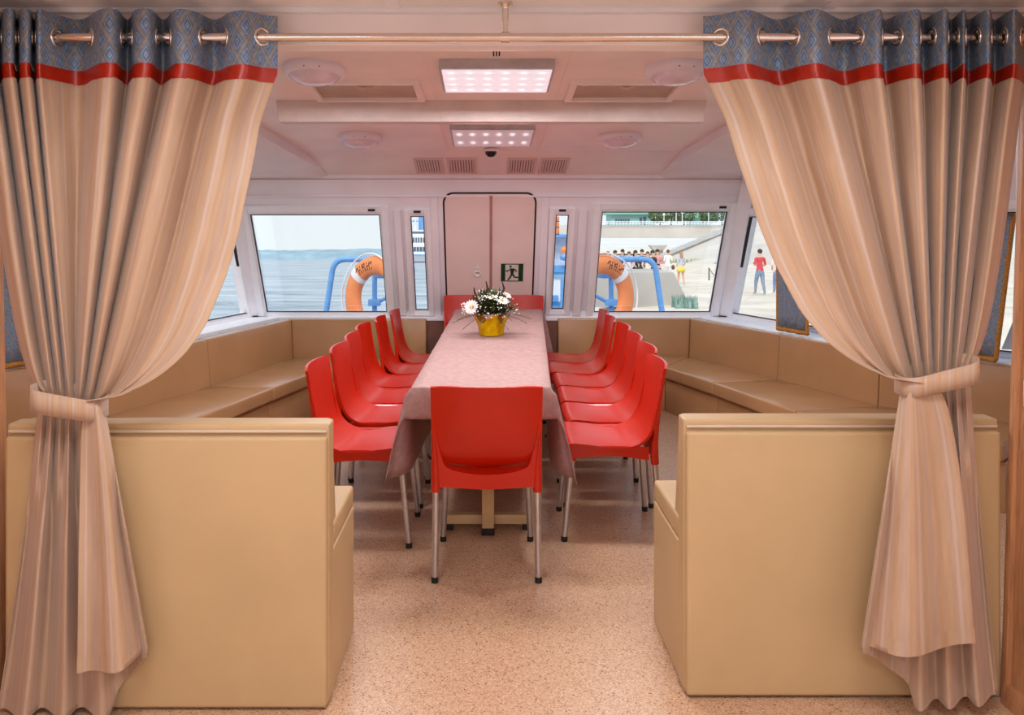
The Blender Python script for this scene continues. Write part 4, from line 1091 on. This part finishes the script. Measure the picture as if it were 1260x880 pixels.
def rail_post(px, label, s):
    Y = 8.25; b = P(px, 380, Y); e = thing('rail_post', (b.x, Y, 0), label, 'post', 'blue posts behind the lifebuoys')
    top = P(px, 338, Y).z
    tube('pole', [(b.x, Y, 0), (b.x, Y, top)], .026, m_blue, e, 10)
    box('bracket', (b.x - .06, Y - .06, P(px, 376, Y).z), (b.x + .06, Y + .06, P(px, 368, Y).z), m_blue, e, .005)
    tube('brace', [(b.x, Y, P(px, 374, Y).z), (b.x - s * .16, Y, P(px, 364, Y).z)], .018, m_blue, e, 8)
    lathe('lamp_cup', [(0, -.06), (.07, -.05), (.10, .0), (.095, .06), (.05, .09), (0, .10)], m_blue, e, 20, Matrix.Translation((b.x - s * .07, Y, top + .02)))
rail_post(461, 'blue post with round cup behind the left lifebuoy', -1); rail_post(752, 'blue post with round cup behind the right lifebuoy', 1)

# ------------------------------------------------------------------ outside: water, far shore, ships
SEA0, TILT = -2.0, -.036                       # the boat rides bow-up, so the water falls away from its deck level
seaz = lambda y: SEA0 + TILT * y
frompy('water', [(-4000, -600, seaz(-600)), (4000, -600, seaz(-600)), (4000, 4500, seaz(4500)), (-4000, 4500, seaz(4500))], [(0, 1, 2, 3)], m_sea)
tag(bpy.data.objects['water'], 'choppy grey blue water of the river', 'water', kind='stuff')
rn = random.Random(5)
vs, fs = [], []; n = 260
for i in range(n + 1):
    x = -1700 + 1680 * i / n; h = 10.5 + .8 * math.sin(i * .05) + .5 * math.sin(i * .21 + 1) + rn.uniform(-.7, .7); h *= min(1, (n - i) / 12 + .15)
    z = seaz(900)
    vs += [(x, 880, z - 1), (x, 900, z + h * .75), (x, 960, z + h), (x, 1100, z - 3)]
for i in range(n):
    for k in range(3): fs.append((i * 4 + k, i * 4 + 4 + k, i * 4 + 5 + k, i * 4 + 1 + k))
o = frompy('far_shore', vs, fs, m_hill, None, True); tag(o, 'hazy wooded far shore across the water', 'shore', kind='structure')
def pxbox(name, x0, x1, y0, y1, Y, t, mat, parent, bev=0):
    a = P(x0, y1, Y); b = P(x1, y0, Y); return box(name, (a.x, Y, a.z), (b.x, Y + t, b.z), mat, parent, bev)
m_ship = simple('white_ship_paint', (240, 242, 246), .5, var=.01)
e = thing('passenger_ship', P(520, 323, 494), 'white passenger ship with blue funnel seen through the left slit window', 'ship')
Ys = 494
q0, q1 = P(500, 323, Ys), P(545, 323, Ys); zt = P(500, 313, Ys).z
hex_obj('hull', [(q0.x, Ys, q0.z), (q1.x, Ys, q1.z), (q1.x, Ys + 60, q1.z), (q0.x, Ys + 60, q0.z), (q0.x - 3, Ys - 3, zt), (q1.x + 3, Ys - 3, zt), (q1.x + 3, Ys + 60, zt), (q0.x - 3, Ys + 60, zt)], m_ship, e)
pxbox('waterline_stripe', 500, 545, 321.6, 323.6, Ys - .3, 1, m_dark, e); pxbox('blue_stripe', 497, 548, 313, 314.2, Ys - 3.4, 1, m_blue, e)
pxbox('main_deck', 502, 545, 302, 313, Ys, 50, m_ship, e); pxbox('upper_deck', 503, 543, 290, 302, Ys + 2, 46, m_ship, e); pxbox('bridge_deck', 505, 540, 283, 290, Ys + 5, 36, m_ship, e)
for k in range(10): pxbox('cabin_window', 505 + k * 3.8, 508 + k * 3.8, 304, 309.5, Ys - .3, 1, m_win, e)
for k in range(12): pxbox('cabin_window', 505 + k * 3.1, 506.8 + k * 3.1, 292.5, 298.5, Ys + 1.7, 1, m_win, e)
pxbox('bridge_window', 506, 538, 285, 287.5, Ys + 4.7, 1, m_win, e)
pxbox('funnel', 515, 523, 266, 283, Ys + 12, 6, m_blue, e)
tube('mast', [P(511.5, 290, Ys + 8), P(511.5, 264, Ys + 8)], .55, m_ship, e, 8); tube('mast_yard', [P(507, 272, Ys + 8), P(516, 272, Ys + 8)], .35, m_blue, e, 8)
# moored work boat seen through the right slit window
Ym = 16.0; e = thing('moored_boat', P(680, 385, Ym), 'white and blue moored boat with orange drums seen through the right slit window', 'boat')
pxbox('hull', 590, 716, 372, 480, Ym, 5, m_blue, e); pxbox('bulwark', 592, 714, 341, 372, Ym + .15, 4.5, m_ship, e)
pxbox('blue_band', 592, 712, 327, 335, Ym + .05, 4, m_blue, e); pxbox('pale_band', 592, 712, 335, 341, Ym + .10, 4, simple('pale_blue_paint', (140, 196, 236), .5), e)
pxbox('cabin', 594, 708, 292, 327, Ym + .3, 3, simple('pale_grey_paint', (206, 214, 226), .5), e); pxbox('roof', 592, 710, 289, 292, Ym, 3.6, m_blue, e)
pxbox('locker', 678, 687, 364, 371, Ym - .1, .2, m_blue, e); pxbox('fender_post', 690, 694, 344, 378, Ym - .25, .1, m_blue, e)
c = P(694.5, 316, Ym - .1); lathe('lamp', [(0, -.08), (.08, -.06), (.10, 0), (.06, .07), (0, .08)], m_blue, e, 14, Matrix.Translation(c)); lathe('lamp_top', [(.07, .06), (.08, .14), (.03, .2), (0, .2)], m_orange, e, 14, Matrix.Translation(c))
for k, (a, b) in enumerate(((286, 278.5), (278, 270.5), (270, 263))):
    z0, z1 = P(0, a + 3, Ym).z, P(0, b + 3, Ym).z; x = P(686, 0, Ym).x
    d = thing('life_raft_drum', (x, Ym + .4, z0), 'orange drum stacked on the moored boat roof, %s' % ('bottom one', 'middle one', 'top one')[k], 'drum', 'orange drums on the boat roof')
    lathe('drum', [(0, 0), (.062, 0), (.07, .012), (.07, z1 - z0 - .012), (.062, z1 - z0), (0, z1 - z0)], m_orange, d, 18, Matrix.Translation((x, Ym + .4, z0)))
    lathe('strap', [(.072, .0), (.072, .014)], m_black, d, 18, Matrix.Translation((x, Ym + .4, z0)))

# ------------------------------------------------------------------ outside: shore, embankment, buildings
gz = lambda y: keys([(12, -2.9), (17, -1.0), (20, -.75), (30.7, -1.09), (41, -1.42), (60, -1.8), (90, -2.2), (160, -3.2)], y)
vs, fs = [], []; ny, nx = 44, 40
for j in range(ny + 1):
    y = 12 + (160 - 12) * (j / ny) ** 1.6
    for i in range(nx + 1):
        x = 2.4 + .03 * y + 150 * (i / nx) ** 1.8; vs.append((x, y, gz(y) + (.06 * math.sin(x * 1.7 + y) * math.sin(y * .9) if 18 < y else 0) - (2.2 * (1 - i / 2) if i < 2 else 0)))
for j in range(ny):
    for i in range(nx): fs.append((j * (nx + 1) + i, j * (nx + 1) + i + 1, (j + 1) * (nx + 1) + i + 1, (j + 1) * (nx + 1) + i))
tag(frompy('ground_shore', vs, fs, m_sand, None, True), 'pale sandy river bank beyond the right windows', 'sand', kind='structure')
def solid(name, front4, back4, mat, parent=None): return hex_obj(name, list(front4) + list(back4), mat, parent)
e = thing('embankment', (40, 120, gz(120)), 'pale concrete embankment with terrace wall and ramp above the sand', 'embankment', kind='structure')
dy = Vector((0, 12, 0))
solid('terrace_wall', [P(560, 293, 150), P(960, 293, 150), P(960, 277, 150), P(560, 277, 150)], [P(560, 293, 150) + dy, P(960, 293, 150) + dy, P(960, 277, 150) + dy, P(560, 277, 150) + dy], m_conc, e)
solid('promenade', [P(560, 293, 150), P(960, 293, 150), P(960, 304, 118), P(560, 304, 118)], [P(560, 293, 150) - Vector((0, 0, 1)), P(960, 293, 150) - Vector((0, 0, 1)), P(960, 304, 118) - Vector((0, 0, 1)), P(560, 304, 118) - Vector((0, 0, 1))], simple('bright_concrete', (226, 224, 222), .85, var=.03, scale=.3), e)
solid('lower_wall', [P(560, 330, 119), P(960, 330, 119), P(960, 306, 119), P(560, 306, 119)], [P(560, 330, 119) + dy, P(960, 330, 119) + dy, P(960, 306, 119) + dy, P(560, 306, 119) + dy], m_conc2, e)
dn_ = Vector((0, 2, -2))
for nm, q, mt in (('slope', [P(802, 323, 85), P(1200, 335, 60), P(1200, 205, 105), P(905, 281, 112)], m_conc), ('ramp', [P(796, 322, 84), P(808, 322.5, 83.5), P(908, 281.5, 110.5), P(888, 284, 111)], m_conc2)):
    up = Vector((0, -.4, .3)) if nm == 'ramp' else Vector((0, 0, 0))
    solid(nm, [p + up for p in q], [p + dn_ + up for p in q], mt, e)
for t in (.25, .5, .75):
    a = P(802, 323, 85).lerp(P(1200, 335, 60), t); b = P(905, 281, 112).lerp(P(1200, 205, 105), t); u = Vector((.15, 0, 0)); w = Vector((0, -.12, .1))
    solid('slope_joint', [a + w, a + u + w, b + u + w, b + w], [a, a + u, b + u, b], m_conc2, e)
pr_ = P(810, 322, 100); tz0, tz1 = P(810, 322, 100).z, P(810, 304, 100).z
solid('pier_column', [(pr_.x - .6, 100, tz0 - 1), (pr_.x + .6, 100, tz0 - 1), (pr_.x + .6, 100, tz1), (pr_.x - .6, 100, tz1)], [(pr_.x - .6, 101, tz0 - 1), (pr_.x + .6, 101, tz0 - 1), (pr_.x + .6, 101, tz1), (pr_.x - .6, 101, tz1)], m_conc2, e)
solid('pier_cap', [(pr_.x - .6, 99.6, tz1 - .35), (pr_.x + .6, 99.6, tz1 - .35), (pr_.x + 1.05, 99.6, tz1 + .2), (pr_.x - 1.05, 99.6, tz1 + .2)], [(pr_.x - .6, 101.4, tz1 - .35), (pr_.x + .6, 101.4, tz1 - .35), (pr_.x + 1.05, 101.4, tz1 + .2), (pr_.x - 1.05, 101.4, tz1 + .2)], m_conc2, e)
rl = thing('promenade_railing', P(800, 277, 149.5), 'white railing along the top of the embankment wall', 'railing')
for k in range(46):
    b = P(735 + k * 4, 277, 149.5); tube('baluster', [b, b + Vector((0, 0, .62))], .07, m_ship, rl, 5)
for dz in (.62, .3): tube('rail', [P(733, 277, 149.5) + Vector((0, 0, dz)), P(917, 277, 149.5) + Vector((0, 0, dz))], .07, m_ship, rl, 5)
for px, h, w in ((817, 1.8, 'leftmost'), (832, 2.6, 'second from left'), (839.5, 2.2, 'third from left'), (872, 2.3, 'rightmost')):
    b = P(px, 277, 152); l = thing('street_lamp', b, 'white street lamp on the embankment, %s' % w, 'street lamp', 'lamps on the embankment')
    tube('pole', [b, b + Vector((0, 0, h))], .08, m_ship, l, 6); lathe('globe', [(0, -.2), (.22, -.1), (.26, .1), (.15, .28), (0, .32)], m_white, l, 10, Matrix.Translation(b + Vector((0, 0, h + .1))))
b = P(780, 279, 190); e = thing('pavilion', b, 'mint green pavilion with a row of windows above the embankment', 'building')
pxbox('wall', 752, 806, 264, 281, 190, 8, m_mint, e); pxbox('roof', 746, 812, 258, 264, 189, 10, m_roofg, e)
for k in range(6): pxbox('window', 757 + k * 3.1, 759.2 + k * 3.1, 269.5, 274, 189.8, .5, m_win, e)
pxbox('window', 787, 790, 268, 275, 189.8, .5, m_win, e); pxbox('door', 792, 795, 267, 276, 189.8, .5, m_win, e)
b = P(858, 279, 200); e = thing('pavilion', b, 'green roofed hut between the trees above the embankment', 'building')
pxbox('wall', 852, 872, 268, 281, 200, 6, m_mint, e); pxbox('roof', 849, 875, 260, 268, 199, 8, m_roofg, e)
def tree(px, Y, w, h, label):
    b = P(px, 279, Y); e = thing('leafy_tree', b, label, 'tree', 'trees above the embankment')
    tube('trunk', [b - Vector((0, 0, 1)), b + Vector((0, 0, h * .55))], [.25, .15], m_bark, e, 8)
    bm = bmesh.new(); r2 = random.Random(int(px))
    for i in range(1100):
        a = r2.uniform(0, 6.283); el = r2.uniform(-1, 1.5); rr = r2.uniform(.45, 1) ** .6
        p = b + Vector((math.cos(a) * math.cos(el) * w * rr, math.sin(a) * math.cos(el) * w * rr * .8, h * .55 + math.sin(el) * h * .45 * rr))
        s = r2.uniform(.15, .38); u = Vector((r2.uniform(-1, 1), r2.uniform(-1, 1), r2.uniform(-1, 1))).normalized() * s; v = u.cross(Vector((r2.uniform(-1, 1), r2.uniform(-1, 1), r2.uniform(-1, 1)))).normalized() * s * .6
        bm.faces.new([bm.verts.new(p + q) for q in (u, v, -u, -v)])
    tag(finish('foliage', bm, m_tree, e), kind='stuff')
tree(812, 178, 2.6, 4.6, 'grey green tree left of the street lamps'); tree(826, 180, 2.8, 5.4, 'grey green tree behind the second street lamp'); tree(842, 182, 2.8, 5.0, 'grey green tree beside the green roofed hut')
tree(872, 176, 2.2, 4.6, 'grey green tree right of the green roofed hut'); tree(888, 180, 3.0, 6.0, 'rightmost grey green tree by the window edge'); tree(905, 185, 3.0, 6.0, 'grey green tree partly hidden by the window post')
# concrete block and small things on the sand
q = [P(700, 378, 24), P(850, 378, 24), P(829, 335.5, 24), P(700, 335.5, 24)]
tag(solid('concrete_block', q, [p + Vector((0, 2.2, 0)) for p in q], m_conc2), 'grey concrete block on the sand behind the right lifebuoy', 'block')
def tuft(name, px, py, Y, w, h, n, label, mat):
    b = P(px, py, Y); bm = bmesh.new(); r2 = random.Random(int(px * 3))
    for i in range(n):
        p = b + Vector((r2.uniform(-w, w), r2.uniform(-.4, .4), -.1)); s = r2.uniform(.02, .05); l = Vector((r2.uniform(-.3, .3), 0, 1)) * h * r2.uniform(.4, 1)
        bm.faces.new([bm.verts.new(x) for x in (p - Vector((s, 0, 0)), p + Vector((s, .02, 0)), p + l)])
    tag(finish(name, bm, mat), label, 'grass', kind='stuff')
tuft('grass_tuft', 842, 374, 23.3, .32, .38, 260, 'blue green weeds at the foot of the concrete block', simple('blue_green_weeds', (140, 170, 160), .8, var=.15))
tuft('grass_tuft', 855, 322, 82, 2.8, .55, 260, 'strip of grass at the foot of the concrete slope', m_grass); tuft('grass_tuft', 893, 289, 108, 1.8, .8, 160, 'green weeds beside the top of the ramp', m_grass)
b = P(872.5, 346, 45); e = thing('mooring_stake', b, 'dark wooden stake with a rope on the sand', 'stake')
tube('stake', [b - Vector((0, 0, .2)), b + Vector((0, 0, .74))], .045, m_bark, e, 8); tube('rope', [b + Vector((0, 0, .7)), b + Vector((.22, 0, .38)), b + Vector((.5, -.1, .1)), b + Vector((.9, -.2, -.02))], .02, m_bark, e, 6)
# a few stones along the water's edge
for k, w in enumerate(('leftmost', 'second from left', 'third from left', 'fourth from left', 'fifth from left', 'rightmost')):
    r2 = random.Random(k + 40); Y = r2.uniform(18.5, 20.5); px = 738 + k * 6.5; b = P(px, 0, Y); bm = bmesh.new()
    s = r2.uniform(.08, .18); bmesh.ops.create_icosphere(bm, subdivisions=2, radius=s, matrix=Matrix.Translation((b.x, Y, gz(Y) + s * .2)) @ Matrix.Diagonal((1.3, 1, .7, 1)))
    for v in bm.verts: v.co += Vector((r2.uniform(-1, 1), r2.uniform(-1, 1), r2.uniform(-1, 1))) * s * .12
    tag(finish('shore_stone', bm, simple('grey_stone', (150, 152, 158), .9, var=.15, scale=2)), 'grey stone at the water edge below the right lifebuoy, %s' % w, 'stone', 'stones at the water edge')

# ------------------------------------------------------------------ people on the sand
SKIN = (224, 178, 150)
def person(px, Y, H, heading, top, legs, hair, label, stride=.0, skirt=None, bare=False, sleeve='short', arms=(.06, .04), longhair=False, bag=None):
    z0 = gz(Y); bx_ = P(px, 0, Y).x
    e = thing('person', (bx_, Y, z0), label, 'person', 'people on the river bank')
    me = bpy.data.meshes.new('skeleton'); V = []; E = []; RR = []
    def v(x, y, z, r, link=None):
        V.append((x * H, y * H, z * H)); RR.append(r * H)
        if link is not None: E.append((link, len(V) - 1))
        return len(V) - 1
    st = stride
    pel = v(0, 0, .53, .070); ab = v(0, .0, .61, .062, pel); ch = v(0, .005, .72, .072, ab); up_ = v(0, 0, .79, .055, ch); nk = v(0, .005, .845, .028, up_); h1 = v(0, .012, .89, .042, nk); h2 = v(0, .012, .945, .047, h1); v(0, .010, .985, .030, h2)
    for s in (-1, 1):
        a = arms[0 if s < 0 else 1]
        sh = v(s * .098, 0, .80, .036, up_); el = v(s * .135, -.02 + s * st * .25, .64, .026, sh); wr = v(s * (.135 - a * .5), .05 + s * st * .5 + a, .50 + a * 1.2, .019, el); v(s * (.13 - a * .6), .075 + s * st * .6 + a, .465 + a * 1.3, .018, wr)
        hp = v(s * .048, 0, .49, .062, pel); kn = v(s * .052, .02 - s * st * .55, .28, .042, hp); an = v(s * .052, -.01 - s * st * 1.1, .045, .026, kn); v(s * .06, .075 - s * st * 1.1, .018, .020, an)
    me.from_pydata(V, E, []); o = bpy.data.objects.new('tmp', me); COL.objects.link(o)
    md = o.modifiers.new('skin', 'SKIN'); sl = me.skin_vertices[0].data
    for i, r in enumerate(RR): sl[i].radius = (r, r * (.74 if i < 4 else 1)); sl[i].use_root = (i == 0)
    md.use_smooth_shade = True; o.modifiers.new('sub', 'SUBSURF').levels = 1
    bpy.context.view_layer.update(); dg = bpy.context.evaluated_depsgraph_get(); m2 = bpy.data.meshes.new_from_object(o.evaluated_get(dg)); bpy.data.objects.remove(o)
    m2.name = 'body'; m2.materials.clear()
    for mt in (simple('skin_tone', SKIN, .6), simple('shirt_%d_%d_%d' % top, top, .8), simple('trousers_%d_%d_%d' % legs, legs, .8), simple('shoes', (214, 208, 204), .7)): m2.materials.append(mt)
    for p in m2.polygons:
        c = p.center; z = c.z / H; x = abs(c.x) / H; p.use_smooth = True
        arm = x > .088 + max(0, (.72 - z)) * .04 and .40 < z < .80
        if z > .825: k = 0
        elif arm: k = 1 if (sleeve == 'long' and z > .50 or sleeve == 'short' and z > .66) else 0
        elif z > .535: k = 1
        elif z < .035: k = 3
        else: k = 0 if bare and z < .46 else 2
        p.material_index = k
    b = bpy.data.objects.new('body', m2); COL.objects.link(b); M = Matrix.Translation((bx_, Y, z0)) @ Matrix.Rotation(heading, 4, 'Z')
    m2.transform(M); setp(b, e)
    bm = bmesh.new(); bmesh.ops.create_icosphere(bm, subdivisions=2, radius=.056 * H, matrix=M @ Matrix.Translation((0, -.004 * H, .952 * H)) @ Matrix.Diagonal((.92, 1.08, .95, 1)))
    if longhair: bmesh.ops.create_icosphere(bm, subdivisions=2, radius=.05 * H, matrix=M @ Matrix.Translation((0, -.04 * H, .87 * H)) @ Matrix.Diagonal((1, .6, 1.7, 1)))
    fixn(bm); finish('hair', bm, simple('hair_%d' % hair[0], hair, .7), e, True)
    if skirt:
        bm = bmesh.new(); lathe_bm(bm, [(.07 * H, .57 * H), (.10 * H, .50 * H), (.135 * H, .40 * H), (.13 * H, .40 * H), (.06 * H, .56 * H)], 20, M); fixn(bm); finish('skirt', bm, simple('skirt_%d' % skirt[1], skirt, .8), e, True)
    if bag:
        bm = bmesh.new(); bmesh.ops.create_icosphere(bm, subdivisions=2, radius=.07 * H, matrix=M @ Matrix.Translation((.17 * H, .02 * H, .45 * H)) @ Matrix.Diagonal((.8, .7, 1.1, 1))); finish('bag', bm, simple('bag_brown', bag, .7), e, True)
DKH = (46, 38, 38)
person(935, 30.7, 1.74, .2, (214, 60, 62), (130, 146, 166), DKH, 'person in a red shirt and grey jeans walking on the sand', .10, arms=(.16, .12))
person(957, 31.5, 1.70, -.1, (236, 220, 214), (120, 150, 196), (170, 130, 90), 'person in blue jeans beside the red shirt', .10, arms=(.05, .10))
person(822, 44, 1.74, .1, (246, 246, 248), (226, 222, 218), (96, 60, 48), 'person in a white shirt walking away from the concrete block', .07, bag=(96, 70, 60))
person(838, 41, 1.66, .2, (196, 200, 222), (240, 214, 90), (190, 140, 96), 'person in a yellow skirt walking on the sand', .09, skirt=(244, 220, 96), bare=True, longhair=True)
crowd = [(748, (60, 56, 60), 'black top at the left end'), (757, (232, 222, 214), 'cream top second from the left'), (766, (52, 48, 52), 'black top with bare arms'), (774, (224, 214, 220), 'pale lilac top'), (782, (34, 30, 34), 'long black dress'), (790, (40, 36, 40), 'dark jacket'),
         (797, (232, 220, 206), 'beige dress'), (803, (58, 54, 60), 'charcoal top'), (809, (232, 164, 164), 'pink top at the right end')]
for k, (px, c, d) in enumerate(crowd):
    person(px, 34 + (k % 3) * .9, 1.66 + .05 * ((k * 7) % 3), R(180) + .5 * math.sin(k * 2), c, c if k in (4, 6) else (90, 90, 100), DKH if k % 3 else (120, 84, 60), 'person in the crowd behind the block wearing a %s' % d, .02, arms=(.10 + .02 * (k % 3), .08), longhair=k % 2 == 0)
